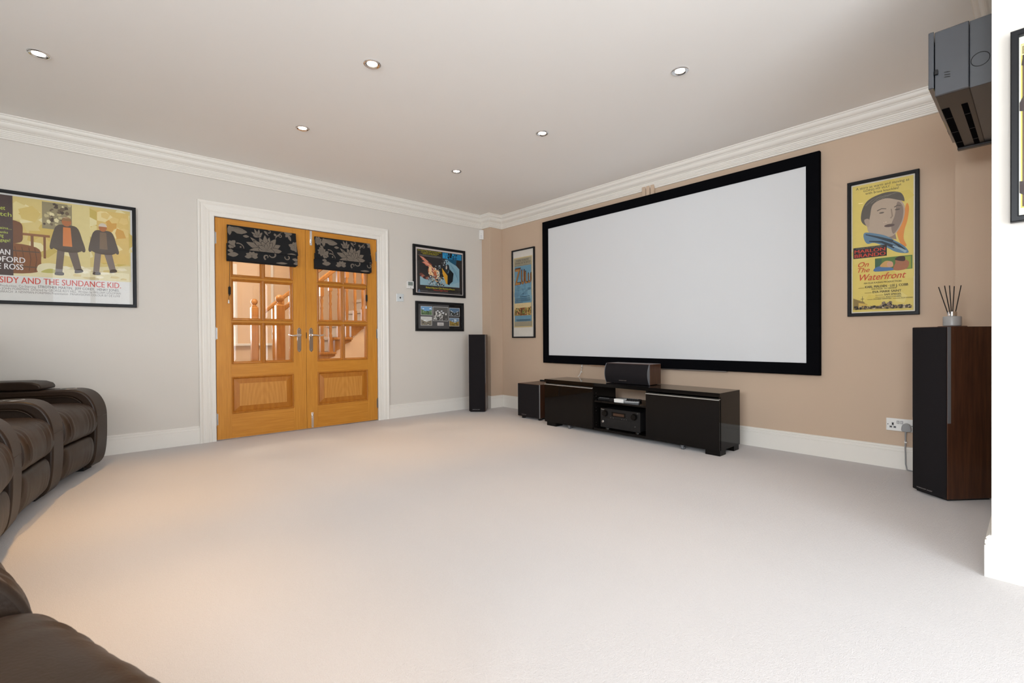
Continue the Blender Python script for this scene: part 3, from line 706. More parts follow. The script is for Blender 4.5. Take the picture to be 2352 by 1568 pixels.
    s.text('Music by BURT BACHARACH  A NEWMAN-FOREMAN Presentation  PANAVISION® COLOUR BY DE LUXE', -.60, .203, 1.239, .0165, '#77716c', -.002)
framed('wide yellow western film poster in black frame beside the sofas, red title', 'L', -.748, .307, 1.160, 1.961, .023, draw_quad, ground='#d4d2cd')

def draw_alps(s):
    s.rect(2.887, 1.442, 3.537, 1.949, '#2b2725')
    s.text('One weekend Major Smith, Lieutenant Schaffer,', 2.898, 3.229, 1.931, .013, '#cdbf2c', .01); s.text('and a beautiful blonde named Mary', 2.941, 3.192, 1.912, .012, '#cdbf2c', .01); s.text('decided to win World War II.', 2.965, 3.167, 1.896, .012, '#cdbf2c', .01)
    for z, a0, a1 in ((1.885, 2.92, 3.2), (1.878, 2.9, 3.22), (1.871, 2.94, 3.22)): s.rect(a0, z, a1, z+.0022, '#8d8a86')
    s.rect(3.243, 1.873, 3.524, 1.943, '#1a7fb0'); specks(s, 22, 3.25, 3.515, 1.878, 1.938, ['#10202c', '#0c5c86', '#0a1218', '#2b98c8'], .008, .022, 3)
    s.rect(2.926, 1.530, 3.492, 1.862, '#231f1f')
    s.poly([(2.926, 1.530), (3.492, 1.530), (3.492, 1.70), (3.33, 1.66), (3.12, 1.62), (2.926, 1.63)], '#8fb0bb')
    s.poly([(3.28, 1.86), (3.33, 1.855), (3.42, 1.82), (3.492, 1.76), (3.492, 1.60), (3.36, 1.56), (3.30, 1.70)], '#7fa6b6'); s.poly([(3.29, 1.872), (3.45, 1.87), (3.44, 1.80), (3.36, 1.835)], '#17506c')
    for k in range(6): s.poly(band([(3.36+k*.02, 1.80-k*.03), (3.47, 1.71-k*.02)], .003, .001), '#4f7f95')
    R = random.Random(5)
    for k in range(26):
        t = k/25; a = 2.95+.17*t+R.uniform(-.02, .02); z = 1.845-.13*t+R.uniform(-.02, .02); s.poly(band([(a-.035, z+.014), (a, z+.004), (a+.03, z-.020)], .002, .009), R.choice(['#c06a52', '#d88a70', '#8a3f30', '#e0a48c']))
    for k in range(22):
        a, z = 3.05+R.uniform(0, .13), 1.60+R.uniform(0, .15); s.blob([(a-.02, z-.02), (a+.01, z-.025), (a+.02, z+.015), (a-.01, z+.03)], R.choice(['#d8a06c', '#e8c69a', '#b4603c', '#f0dcb8']))
    for k in range(12): a, z = 2.94+.012*k, 1.655-.04*math.sin(k/4); s.blob([(a-.02, z-.012), (a+.02, z-.015), (a+.018, z+.012), (a-.015, z+.012)], R.choice(['#6b3a30', '#a0604c', '#40221f']))
    specks(s, 120, 3.03, 3.27, 1.535, 1.64, ['#b9c4c8', '#1c1c1e', '#59636a', '#c9b183', '#2e3438', '#8fa0a8'], .004, .012, 9)
    specks(s, 40, 3.12, 3.24, 1.62, 1.78, ['#b9c4c8', '#1c1c1e', '#59636a', '#453a34'], .004, .010, 10); specks(s, 26, 3.22, 3.32, 1.78, 1.86, ['#c9d2d4', '#1c1c1e', '#6b767c', '#3a3a3c'], .004, .011, 11)
    s.poly([(3.225, 1.76), (3.25, 1.785), (3.345, 1.66), (3.34, 1.55), (3.31, 1.56)], '#15191c'); s.poly([(3.228, 1.755), (3.310, 1.665), (3.308, 1.560), (3.290, 1.565), (3.24, 1.68)], '#d49a24')
    s.poly([(3.31, 1.665), (3.34, 1.75), (3.40, 1.70), (3.385, 1.60), (3.335, 1.560), (3.308, 1.560)], '#0d1418'); s.poly([(3.25, 1.785), (3.33, 1.80), (3.34, 1.75), (3.30, 1.68)], '#1c2226'); s.blob([(3.285, 1.75), (3.30, 1.745), (3.305, 1.775), (3.292, 1.79)], '#c8b8a8')
    s.text('Richard Burton Clint Eastwood', 3.002, 3.345, 1.494, .019, '#d0c22a', .02); s.text('Mary Ure', 3.352, 3.416, 1.494, .015, '#d0c22a', .015); s.text('"Where Eagles Dare"', 3.100, 3.318, 1.470, .018, '#b8432a', .015)
    for z, a0, a1 in ((1.453, 2.93, 3.50), (1.462, 2.93, 3.03)): s.rect(a0, z, a1, z+.0025, '#77767a')
    s.blob([(2.895, 1.447), (2.925, 1.447), (2.915, 1.475), (2.905, 1.475)], '#5d6d84')
framed('square dark film poster in black frame hung beside the white thermostat, blue and orange artwork', 'L', 2.832, 3.577, 1.404, 1.998, .030, draw_alps, ground='#d2c6bf')

def draw_photos(s):
    s.rect(2.890, .998, 3.335, 1.322, '#4c4a4a'); s.rect(3.335, .998, 3.530, 1.322, '#141212')
    R = random.Random(2)
    def photo(a0, z0, a1, z1, sky, land, dots, seed):
        s.rect(a0-.004, z0-.004, a1+.004, z1+.004, '#d3d3cf'); s.rect(a0, z0, a1, z1, sky); m = (z0+z1)/2
        specks(s, 6, a0+.02, a1-.02, m, z1-.015, ['#e8ecef', sky], .012, .022, seed, .5)
        s.poly([(a0, z0), (a1, z0), (a1, m+.012), ((a0*2+a1)/3+.02, m-.012), (a0, m+.02)], land); specks(s, 16, a0+.012, a1-.012, z0+.008, m, dots, .004, .012, seed+7)
    photo(2.937, 1.178, 3.086, 1.276, '#6fa0cc', '#56704a', ['#4a6238', '#5f7c48', '#39493a', '#8f9c84'], 1); photo(2.935, 1.056, 3.082, 1.153, '#c9c9c4', '#7d7668', ['#4d4a44', '#b9b4a8', '#6a5f4a', '#a89a74'], 2)
    photo(3.104, 1.112, 3.317, 1.275, '#5d5b58', '#4a4845', ['#c9c7c2', '#8b8985', '#2e2d2c', '#d8d6d0', '#a5a39f'], 3); photo(3.340, 1.173, 3.488, 1.270, '#56738f', '#3a3c3c', ['#b7bcbc', '#4f5a60', '#23282a'], 4); photo(3.338, 1.050, 3.480, 1.148, '#7088a0', '#8a7036', ['#a5873e', '#5d4c26', '#6c6a3a'], 5)
    specks(s, 12, 3.12, 3.30, 1.13, 1.22, ['#d4d2cd', '#b3b1ac'], .008, .018, 21)
    s.rect(3.160, 1.052, 3.251, 1.090, '#c9c3bf')
    for z in (1.076, 1.068, 1.061): s.rect(3.175, z, 3.236, z+.003, '#8b8480')
framed('black framed set of five small photographs on grey mount, under a dark film poster', 'L', 2.862, 3.548, .985, 1.337, .030, draw_photos, cat='framed photographs', name='framed_photographs', ground='#4c4a4a')

def draw_tall_blue(s):
    s.rect(4.468, 1.028, 4.134, 1.905, '#c9b482'); s.rect(4.456, 1.042, 4.146, 1.892, '#9a927c')
    s.text('DWARFING THE MIGHTIEST!', 4.421, 4.188, 1.853, .024, '#39342e', .0); s.text('TOWERING OVER THE GREATEST!', 4.444, 4.159, 1.820, .026, '#39342e', .0)
    s.rect(4.45, 1.803, 4.155, 1.806, '#5a5346')
    s.rect(4.455, 1.100, 4.148, 1.795, '#6a93a8'); 
    specks(s, 30, 4.44, 4.16, 1.36, 1.78, ['#6f98ac', '#648ca2', '#7aa0b0'], .02, .05, 4)
    for t, a0, a1, z, h in (('Z', 4.446, 4.346, 1.562, .205), ('U', 4.330, 4.275, 1.565, .175), ('L', 4.262, 4.215, 1.570, .150), ('U', 4.208, 4.156, 1.572, .120)):
        s.text(t, a0-.008, a1-.008, z+.010, h, '#3c302a', .03); s.text(t, a0, a1, z, h, '#7a4a2c', .03); s.text(t, a0-.006, a1+.006, z+.004, h*.93, '#a87840', .005)
    R = random.Random(6)
    for k in range(36): a, z = 4.43-R.random()*.20, 1.40+R.random()*.14; s.poly(band([(a, z), (a-.010, z+.012), (a-.018, z-.004), (a-.03, z+.008)], .0012, .0008), '#41596a')
    s.text('JOSEPH E. LEVINE', 4.215, 4.160, 1.505, .010, '#30302e', .01); s.text('PRESENTS', 4.205, 4.165, 1.490, .009, '#30302e', .01)
    for z, a0, a1 in ((1.408, 4.35, 4.17), (1.386, 4.44, 4.17), (1.370, 4.43, 4.16), (1.356, 4.44, 4.16), (1.340, 4.44, 4.30)): s.rect(a0, z, a1, z+.006, '#3f5866')
    s.rect(4.450, 1.176, 4.150, 1.331, '#d2bd8e')
    for k in range(4): s.poly(band([(4.40-k*.03, 1.312), (4.385-k*.03, 1.302), (4.39-k*.03, 1.292)], .001, .0008), '#5a4a3a')
    s.poly([(4.45, 1.178), (4.15, 1.178), (4.15, 1.285), (4.20, 1.27), (4.30, 1.275), (4.45, 1.255)], '#8a6c3c'); specks(s, 150, 4.445, 4.155, 1.182, 1.268, ['#5b3a22', '#b98e4e', '#d2b072', '#3f2a1c', '#7a3428', '#c9a864', '#6a7a3c'], .005, .012, 14, 1.6)
    s.rect(4.450, 1.046, 4.148, 1.102, '#9a927c')
    for z, a0, a1 in ((1.122, 4.42, 4.16), (1.110, 4.41, 4.17)): s.rect(a0, z, a1, z+.006, '#3f5866')
framed('tall narrow film poster in black frame with blue sky and white mount, left of screen', 'R', 4.494, 4.088, .897, 2.004, .016, draw_tall_blue, ground='#d6d0c6')

def draw_tall_yellow(s):
    s.rect(.886, 1.062, .552, 1.950, '#dac468')
    specks(s, 14, .86, .58, 1.10, 1.92, ['#dcc870', '#d6bf5e', '#dfcd7c'], .03, .07, 6)
    s.text('A story as warm and moving as', .865, .574, 1.919, .018, '#4a4334', .004); s.text('GOING MY WAY . . . but', .823, .615, 1.898, .015, '#4a4334', .004); s.text('with brass knuckles!', .811, .628, 1.877, .016, '#4a4334', .008)
    s.blob([(.615, 1.50), (.640, 1.60), (.61, 1.68), (.588, 1.77), (.575, 1.74), (.583, 1.66), (.598, 1.60), (.603, 1.54), (.588, 1.49)], '#d98a3c')
    # plain bust: neck, oval head, cap of hair, ear, simple shading
    s.poly([(.79, 1.64), (.66, 1.66), (.64, 1.54), (.76, 1.58)], '#8b7868')
    s.blob([(.80, 1.70), (.79, 1.61), (.70, 1.565), (.645, 1.58), (.603, 1.67), (.602, 1.77), (.66, 1.835), (.75, 1.83), (.79, 1.78)], '#b3a08c')
    s.blob([(.655, 1.58), (.612, 1.66), (.606, 1.75), (.635, 1.79), (.65, 1.70), (.668, 1.64)], '#87766a')
    s.blob([(.835, 1.70), (.80, 1.66), (.785, 1.72), (.768, 1.80), (.70, 1.828), (.625, 1.80), (.598, 1.79), (.62, 1.85), (.70, 1.868), (.79, 1.84), (.828, 1.78)], '#5c554c')
    for k in range(5): s.poly(band([(.81-.03*k, 1.80+.010*k), (.77-.03*k, 1.835+.005*k), (.72-.025*k, 1.850)], .002, .001), '#7d766a')
    s.blob([(.818, 1.700), (.800, 1.650), (.788, 1.66), (.792, 1.705)], '#ab9683')
    for a0, a1, z in ((.745, .695, 1.752), (.652, .618, 1.758)): s.poly(band([(a0, z), ((a0+a1)/2, z+.010), (a1, z+.004)], .003, .002), '#4e463e'); s.poly(ell((a0+a1)/2, z-.018, .014, .005), '#5d5349')
    s.poly(band([(.668, 1.75), (.662, 1.70), (.672, 1.688)], .003, .004), '#8f7d6d'); s.poly(ell(.678, 1.640, .028, .010), '#5d4a42')
    s.blob([(.815, 1.613), (.76, 1.600), (.70, 1.575), (.65, 1.535), (.60, 1.49), (.578, 1.443), (.64, 1.455), (.70, 1.50), (.76, 1.535), (.80, 1.535), (.82, 1.575)], '#5d7d94')
    for p in ([(.81, 1.60), (.74, 1.57), (.66, 1.53)], [(.79, 1.55), (.72, 1.535), (.65, 1.49)], [(.68, 1.545), (.63, 1.50), (.60, 1.46)]): s.poly(band(p, .003, .010), '#26333e')
    s.poly(band([(.66, 1.50), (.62, 1.475), (.59, 1.45)], .004, .008), '#93aab6')
    s.rect(.881, 1.438, .692, 1.514, '#2c2726'); s.text('COLUMBIA PICTURES presents', .865, .715, 1.503, .007, '#8a817a', .002)
    s.text('MARLON', .873, .701, 1.475, .023, '#c8432c', .05); s.text('BRANDO', .873, .699, 1.444, .024, '#c8432c', .05)
    s.rect(.757, 1.336, .558, 1.426, '#55753a'); s.rect(.60, 1.34, .565, 1.42, '#8f9838'); s.rect(.757, 1.34, .72, 1.42, '#3f5f44')
    s.blob([(.757, 1.337), (.65, 1.337), (.68, 1.36), (.72, 1.372), (.757, 1.360)], '#4d6f9a'); s.blob([(.73, 1.37), (.70, 1.36), (.66, 1.36), (.665, 1.392), (.70, 1.402)], '#c79a5c'); s.poly(ell(.675, 1.378, .017, .020), '#c99a7c')
    s.blob([(.655, 1.337), (.59, 1.337), (.575, 1.38), (.60, 1.40), (.64, 1.39)], '#a4694a'); s.poly(ell(.625, 1.392, .022, .025), '#a06a4c'); s.blob([(.648, 1.405), (.60, 1.39), (.598, 1.42), (.63, 1.424)], '#3a2a22')
    s.text('On', .853, .791, 1.376, .034, '#c4442a', .008, .35); s.text('The', .855, .786, 1.338, .032, '#c4442a', .008, .35); s.text('Waterfront', .843, .590, 1.280, .044, '#c4442a', .012, .35)
    for t, a0, a1, z, h, bo in (('AN ELIA KAZAN PRODUCTION', .820, .615, 1.255, .011, .016), ('KARL MALDEN · LEE J. COBB', .812, .580, 1.226, .016, .035), ('ROD STEIGER · PAT HENNING', .776, .639, 1.212, .009, .012), ('EVA MARIE SAINT', .770, .615, 1.189, .015, .035), ('SAM SPIEGEL', .706, .614, 1.169, .012, .035), ('BUDD SCHULBERG', .696, .615, 1.155, .008, .012), ('LEONARD BERNSTEIN', .765, .668, 1.143, .008, .012), ('ELIA KAZAN', .614, .557, 1.143, .008, .012)): s.text(t, a0, a1, z, h, '#3c352c', bo)
    for a0, a1, z in ((.851, .817, 1.227), (.815, .775, 1.191), (.755, .712, 1.171), (.755, .702, 1.157), (.80, .77, 1.144), (.66, .618, 1.144)): s.rect(a0, z, a1, z+.003, '#9a8440')
    s.poly([(.881, 1.078), (.56, 1.078), (.56, 1.095), (.66, 1.10), (.70, 1.115), (.74, 1.10), (.80, 1.10), (.82, 1.13), (.881, 1.158)], '#8a7440'); s.poly([(.85, 1.09), (.80, 1.09), (.80, 1.115), (.85, 1.125)], '#c9a850')
    specks(s, 130, .876, .560, 1.080, 1.10, ['#2c2622', '#4a4038', '#b9a888', '#6a5a44', '#1f1c1a'], .003, .008, 17); specks(s, 26, .72, .66, 1.09, 1.125, ['#4a4038', '#7a6a58', '#2c2622', '#a59078'], .004, .010, 18)
    s.poly(band([(.828, 1.13), (.828, 1.17)], .001, .001), '#4a4038'); s.poly(band([(.838, 1.152), (.818, 1.152)], .001, .001), '#4a4038')
framed('tall yellow film poster in black frame with grey portrait, right of screen', 'R', .914, .521, 1.032, 1.980, .022, draw_tall_yellow, ground='#d9d2c4')

def draw_near(s):
    s.rect(.046, 1.32, -.60, 1.945, '#e3e1d6'); s.rect(.044, 1.345, -.58, 1.925, '#c9bd5c'); s.rect(.040, 1.35, -.575, 1.90, '#5c463c')
    specks(s, 30, .036, -.5, 1.36, 1.88, ['#8f3a2c', '#b4623a', '#2e4a66', '#3a2c2a', '#c08a4a'], .02, .05, 31)
    s.rect(.043, 1.885, -.57, 1.922, '#d6cf9c'); s.text('B', .0405, .022, 1.889, .028, '#8a7a4c', .0)
framed('black framed poster cut off at the picture edge on the bright near wall', 'N', .069, -.62, 1.296, 1.972, .021, draw_near, depth=.03, ground='#e3e1d6')

# ================================================================== SCREEN WALL EQUIPMENT
def on_screen_wall(y, z=0, off=0): return (W-off, y, z)
# projection screen: local x runs from the reader's left (y high) to right
SY0_, SY1_, SZ0, SZ1 = 3.920, 1.078, .603, 2.256
ps = thing('projection_screen', 'large white projection screen in black velvet frame on the beige wall', 'screen', (W, SY0_, SZ0), -PI/2)
sw, sh = SY0_-SY1_, SZ1-SZ0
b = MB(); ring(b, 0, sw, 0, sh, [(0, -.012), (0, -.046), (.006, -.052), (.084, -.052), (.090, -.044), (.090, -.012)], M_VELVET); b.build('screen_frame', ps, bevel=.001)
b = MB(); b.box(.07, sw-.07, -.040, -.034, .07, sh-.07, M_SCREEN); b.build('screen_surface', ps)
b = MB()
for x0, x1 in ((.69, .915), (1.555, 2.155)): b = MB(); b.box(x0, x1, -.045, -.012, -.008, -.0005, M_STEEL); b.build('bottom_rail', ps)
for z in (.03, sh-.06): b = MB(); b.box(.3, sw-.3, -.018, -.0, z, z+.03, M_STEEL); b.build('mounting_rail', ps)
# beige cable trunking above the screen, three strips
for i, (lab, y) in enumerate((('first strip from the left of the beige cable trunking above the screen', 2.566), ('middle strip of the three beige cable trunking strips above the screen', 2.520), ('third strip from the left of the beige cable trunking above the screen', 2.473))):
    b = MB(); b.box(-.0195, .0195, -.026, 0, 0, .118, M_BEIGE); b.box(-.0165, .0165, -.0285, -.026, .0, .118, M_BEIGE)
    o = b.build('cable_trunking', bevel=.002); o.location = (W, y, 2.232); o.rotation_euler = (0, 0, -PI/2); tag(o, lab, 'cable trunking', 'cable trunking strips above the screen')
# loose cable between screen and media unit
b = MB(); b.tube([(4.035, 3.345, .60), (4.03, 3.34, .57), (4.02, 3.345, .53), (3.99, 3.34, .49), (3.95, 3.33, .474)], .0035, M_WPLAST, 8)
for z in (.585, .555, .52): b.lathe([(0, -.006), (.006, -.003), (.006, .003), (0, .006)], (4.027, 3.342, z), M_WPLAST, 8)
tag(b.build('hanging_cable'), 'thin pale cable hanging from the screen down to the gloss black unit', 'cable')

# ------------------------------------------------------------------ media unit
FX = 3.508; CY = 2.499
tv = thing('media_unit', 'long low gloss black media unit with an open centre bay under the screen', 'media unit', (FX, CY, 0), -PI/2)
hw, dp = .909, .352
b = MB()
b.box(-hw, hw, 0, dp, .443, .472, M_GLOSS)
b.box(-hw, -hw+.018, .020, dp, .040, .443, M_GLOSS); b.box(hw-.018, hw, .020, dp, .040, .443, M_GLOSS)
b.box(-.297, -.279, .004, dp, .040, .443, M_GLOSS); b.box(.279, .297, .004, dp, .040, .443, M_GLOSS)
b.box(-hw+.018, hw-.018, .004, dp, .036, .056, M_GLOSS)
b.box(-hw+.018, -.297, dp-.008, dp, .056, .443, M_GLOSS); b.box(.297, hw-.018, dp-.008, dp, .056, .443, M_GLOSS); b.box(-.279, .279, dp-.008, dp, .056, .300, M_GLOSS)
b.box(-hw+.03, -.30, .03, .04, .42, .443, M_GLOSS)
for z in (.375, .345, .315, .24, .21, .18, .10, .075): b.box(-.2795, -.2785, .043, .048, z-.0025, z+.0025, M_STEEL)
cb = b.build('carcass', tv)
b = MB(); b.box(-.278, .278, .012, dp-.01, .296, .312, M_GLOSS); b.build('shelf', tv, bevel=.001)
for x0, x1 in ((-hw+.003, -.286), (.279, hw-.004)):
    b = MB(); b.box(x0, x1, 0, .018, .037, .421, M_GLOSS); d = b.build('door', tv, bevel=.0012)
    b = MB(); b.box(x0, x1, -.006, .016, .422, .4265, M_ALU); b.box(x0, x1, -.006, -.004, .418, .4265, M_ALU); b.build('handle_strip', d)
for x0, x1 in ((-hw+.03, -hw+.155), (hw-.115, hw-.002)):
    for y0, y1 in ((.004, .105), (dp-.105, dp-.015)):
        b = MB(); b.box(x0, x1, y0, y1, 0, .040, M_GLOSS); b.build('foot', tv, bevel=.001)
for x in (CY-3.085, CY-1.898):
    b = MB(); b.lathe([(0, -.011), (.012, -.011), (.0135, -.008), (.0135, .008), (.012, .011), (0, .011)], (x, .02, .0135), M_STRIP, 16, axis='x'); b.box(x-.016, x+.016, .012, .045, .022, .036, M_STRIP); b.box(x-.016, x-.0125, .012, .03, .010, .03, M_STRIP); b.box(x+.0125, x+.016, .012, .03, .010, .03, M_STRIP)
    b.build('castor', tv)

# ------------------------------------------------------------------ receiver in the lower bay
rc = thing('av_receiver', 'black home cinema receiver with two round knobs inside the media unit', 'receiver', (FX+.052, 2.520, .056), -PI/2)
w2_ = .212
b = MB(); b.box(-w2_+.004, w2_-.004, .012, .27, .014, .178, M_MATTE); bd_ = b.build('body', rc, bevel=.002)
b = MB(); b.box(-w2_, w2_, 0, .012, .010, .185, M_MATTE); b.box(-w2_, w2_, -.0012, 0, .100, .1008, M_GLOSS)
s = Sheet(b, lambda a, z, k: (a, -.0006-k*1e-4, z)); s.text('Pioneer', -.203, -.168, .170, .008, '#c8c2b8', .02); s.text('VSX', .178, .196, .171, .005, '#8f8a84'); s.text('P', .158, .166, .050, .009, '#8f8a84')
for x in (-.1, -.07, .02, .045, .07): s.rect(x, .1045, x+.006, .107, '#9a948c')
fp = b.build('front_panel', rc)
b = MB(); b.box(-.085, .062, -.002, 0, .120, .160, M_GLOSS); b.box(-.068, .048, -.0026, -.002, .128, .150, ink('#4a3426')); b.build('display', fp)
b = MB(); b.box(-.125, .118, -.003, 0, .022, .094, M_MATTE); b.build('control_flap', fp, bevel=.001)
for x in (-.155, .155):
    b = MB(); b.lathe([(.030, 0), (.030, -.003), (.0255, -.004), (.0255, -.022), (.023, -.025), (.0, -.025)], (x, 0, .140), M_GLOSS, 28, axis='y'); b.build('knob', rc)
b = MB(); b.lathe([(.0115, 0), (.0115, -.006), (.009, -.008), (0, -.007)], (-.183, 0, .062), M_STEEL, 18, axis='y'); b.build('power_button', rc)
for x in (-.155, .165):
    b = MB(); b.lathe([(0, 0), (.017, 0), (.019, .004), (.019, .012), (0, .014)], (x, .035, 0), M_STEEL, 18); b.build('foot', rc)

# ------------------------------------------------------------------ things lying on the shelf
zs = .312
def remote(label, x, y, l, wd, h, rz, m, keys, km):
    o = thing('remote_control', label, 'remote control', (FX+y, CY-x, zs), -PI/2+rz)
    b = MB(); b.box(-l/2, l/2, -wd/2, wd/2, 0, h, m); b.build('casing', o, bevel=min(h, wd)*.3, seg=3)
    b = MB()
    n = max(3, int(l/.022))
    for i in range(n):
        for j in (-1, 0, 1): b.box(-l/2+.012+i*(l-.024)/n, -l/2+.020+i*(l-.024)/n, j*wd*.28-.004, j*wd*.28+.004, h-.0005, h+.0018, km)
    b.build('buttons', o)
    return o
remote('slim black remote control at the left end of the unit shelf', -.205, .085, .14, .042, .018, .12, M_MATTE, 1, M_GPLAST)
remote('long black remote control lying behind the white box on the shelf', -.015, .185, .24, .048, .021, .12, M_MATTE, 1, M_GPLAST)
remote('grey remote control lying right of the white box on the shelf', .088, .085, .13, .040, .018, .30, M_GPLAST, 1, M_MATTE)
o = thing('remote_box', 'small black box between the remotes on the unit shelf', 'box', (FX+.09, CY+.105, zs), -PI/2)
b = MB(); b.box(-.025, .028, -.045, .05, 0, .028, M_MATTE); b.build('casing', o, bevel=.003); b = MB(); b.box(-.018, .020, -.035, .035, .028, .0295, M_GLOSS); b.build('top_panel', o)
o = thing('white_box', 'small white rectangular box at the front of the unit shelf', 'box', (FX+.065, CY+.022, zs), -PI/2+.18)
b = MB(); b.box(-.045, .045, -.034, .034, 0, .020, M_WPLAST); b.build('box_tray', o, bevel=.002); b = MB(); b.box(-.046, .046, -.035, .035, .020, .031, M_WPLAST); b.build('box_lid', o, bevel=.002)

# ------------------------------------------------------------------ loudspeakers
def badge(parent, x0, x1, z, y, h):
    b = MB(); s = Sheet(b, lambda a, zz, k: (a, y-k*1e-4, zz)); s.text('MORDAUNT SHORT', x0, x1, z, h, M_STEEL, .015); b.build('badge', parent)
def bowed(hw, y0, bulge, n=10):
    return [(-hw+2*hw*i/n, y0-bulge*(1-(2*i/n-1)**2)) for i in range(n+1)]
def tower(label, p0, p1, depth, h, base, trim_z0):
    """p0, p1: left and right ends of the front edge on the floor, as seen from the front"""
    P0, P1 = Vector(p0), Vector(p1); d = (P1-P0); wd = d.length; mid = (P0+P1)/2
    o = thing('floor_speaker', label, 'speaker', (mid.x, mid.y, 0), math.atan2(d.y, d.x)); hw = wd/2
    b = MB(); b.prism([(-hw, .012), (hw, .012), (hw, depth), (-hw, depth)], XY, .010, h, M_WALNUT); b.build('cabinet', o, bevel=.003)
    b = MB(); b.prism([(-hw+.012, .025), (hw-.012, .025), (hw-.012, depth-.01), (-hw+.012, depth-.01)], XY, 0, .011, M_MATTE); b.build('plinth', o)
    b = MB(); b.prism(bowed(hw-.004, .008, .016)+[(hw-.004, .012), (-hw+.004, .012)], XY, .014, h-.003, M_CLOTHB, smooth=True); g = b.build('grille', o)
    for sx in (-1, 1): b = MB(); b.box(sx*hw-.0015, sx*hw+.0015, .0125, .030, trim_z0, h-.002, M_STRIP); b.build('trim_strip', o)
    badge(g, -hw*.55, hw*.35, .030, -.0085, .006)
    return o
tower('black floor standing speaker in the far corner beside the framed photographs', (3.450, 4.628), (3.590, 4.482), .25, .942, 0, .35)
tower('large walnut floor standing speaker beside the near white wall, diffuser on top', (3.552, .497), (3.426, .335), .28, .941, 0, .42)
# subwoofer
sb = thing('subwoofer', 'black cube subwoofer on small feet beside the media unit', 'subwoofer', (3.618, 3.768, 0), -PI/2+.03)
hw = .166
b = MB(); b.box(-hw, hw, .010, .36, .022, .388, M_WALNUT); b.build('cabinet', sb, bevel=.003)
b = MB(); b.prism(bowed(hw-.003, .006, .012)+[(hw-.003, .010), (-hw+.003, .010)], XY, .026, .384, M_CLOTHB, smooth=True); g = b.build('grille', sb)
for x in (hw-.003, -hw-.001): b = MB(); b.box(x, x+.004, .007, .019, .024, .387, M_GPLAST); b.build('trim_strip', sb)
b = MB(); b.box(-hw+.01, -hw+.11, .36, .385, .05, .402, M_MATTE); b.build('amplifier_plate', sb, bevel=.002)
for x in (-hw+.06, hw-.02):
    for y in (.04, .32): b = MB(); b.lathe([(0, 0), (.018, 0), (.020, .003), (.020, .022), (0, .022)], (x, y, 0), M_MATTE, 16); b.build('foot', sb)
badge(g, -.09, -.02, .045, -.007, .006)
# centre speaker
cs = thing('centre_speaker', 'walnut centre speaker with curved black front lying on the media unit', 'speaker', (3.628, 2.492, .472), -PI/2+.02)
hw = .228; hh = .185
b = MB(); b.box(-hw, hw, .014, .20, .004, hh, M_WALNUT); b.build('cabinet', cs, bevel=.003)
prof = [(.010-.028*(1-(2*i/12-1)**2), .004+(hh-.008)*i/12) for i in range(13)]
b = MB(); b.prism([(y, z) for y, z in prof]+[(.0135, hh-.004), (.0135, .004)], lambda a, z, h: (h, a, z), -hw+.006, hw-.006, M_CLOTHB, smooth=True); g = b.build('grille', cs)
for x in (-hw, hw-.006): b = MB(); b.prism([(y-.002, z) for y, z in prof]+[(.014, hh-.002), (.014, .002)], lambda a, z, h: (h, a, z), x, x+.006, M_STRIP); b.build('trim_strip', cs)
for x in (-hw+.05, hw-.03):
    for y in (.04, .17): b = MB(); b.lathe([(0, 0), (.01, 0), (.01, .005), (0, .005)], (x, y, 0), M_MATTE, 12); b.build('rubber_foot', cs)
badge(g, -.075, .005, .028, -.0085, .006)

# ================================================================== CURVED ROW OF RECLINERS
RC, RR = (4.60, 2.60), 4.87      # centre and radius of the curve on which the seat fronts stand
PITCH = math.radians(7.74)
def on_row(phi): return (RC[0]-RR*math.cos(phi), RC[1]+RR*math.sin(phi), 0)
def spline(pts, n=6):
    P = [Vector(p) for p in pts]; out = []
    for i in range(len(P)-1):
        p0, p1, p2, p3 = P[max(i-1, 0)], P[i], P[i+1], P[min(i+2, len(P)-1)]
        for k in range(n):
            t = k/n; out.append(.5*((2*p1)+(-p0+p2)*t+(2*p0-5*p1+4*p2-p3)*t*t+(-p0+3*p1-3*p2+p3)*t**3))
    out.append(P[-1]); return out
def cushion(prof, hwid, r, fold, seed, n=6, m=30):
    """upholstered roll: profile (x, z) carried across y, edges rolled in, soft folds at the front"""
    S = spline(prof, n); N = len(S); rows = []
    for j in range(m+1):
        t = -1+2*j/m; t = math.copysign(abs(t)**.8, t); row = []
        q = max(0, (abs(t)-.72)/.28); e = r*(1-math.sqrt(max(0, 1-q*q)))
        for i, p in enumerate(S):
            tg = (S[min(i+1, N-1)]-S[max(i-1, 0)]).normalized(); nn = Vector((-tg.y, tg.x))   # outward for a profile running rear top -> front -> bottom
            u = i/(N-1); front = math.exp(-((u-.68)/.2)**2)
            side = .25+.75*abs(t)**1.5
            w = fold*front*side*(.6*math.sin(31*t+2.2*math.sin(5*u+seed)+seed)+.4*math.sin(57*t-4*u+seed*2))
            w += fold*.35*noise.noise(Vector((t*3+seed, u*5, seed)))
            pz = p+nn*(w-e)
            row.append((pz.x, t*hwid, pz.y))
        rows.append(row)
    b = MB(); b.grid(rows, M_LEATHER)
    b.add(rows[0], [tuple(range(N))], M_LEATHER); b.add(rows[-1], [tuple(range(N))[::-1]], M_LEATHER)
    return b
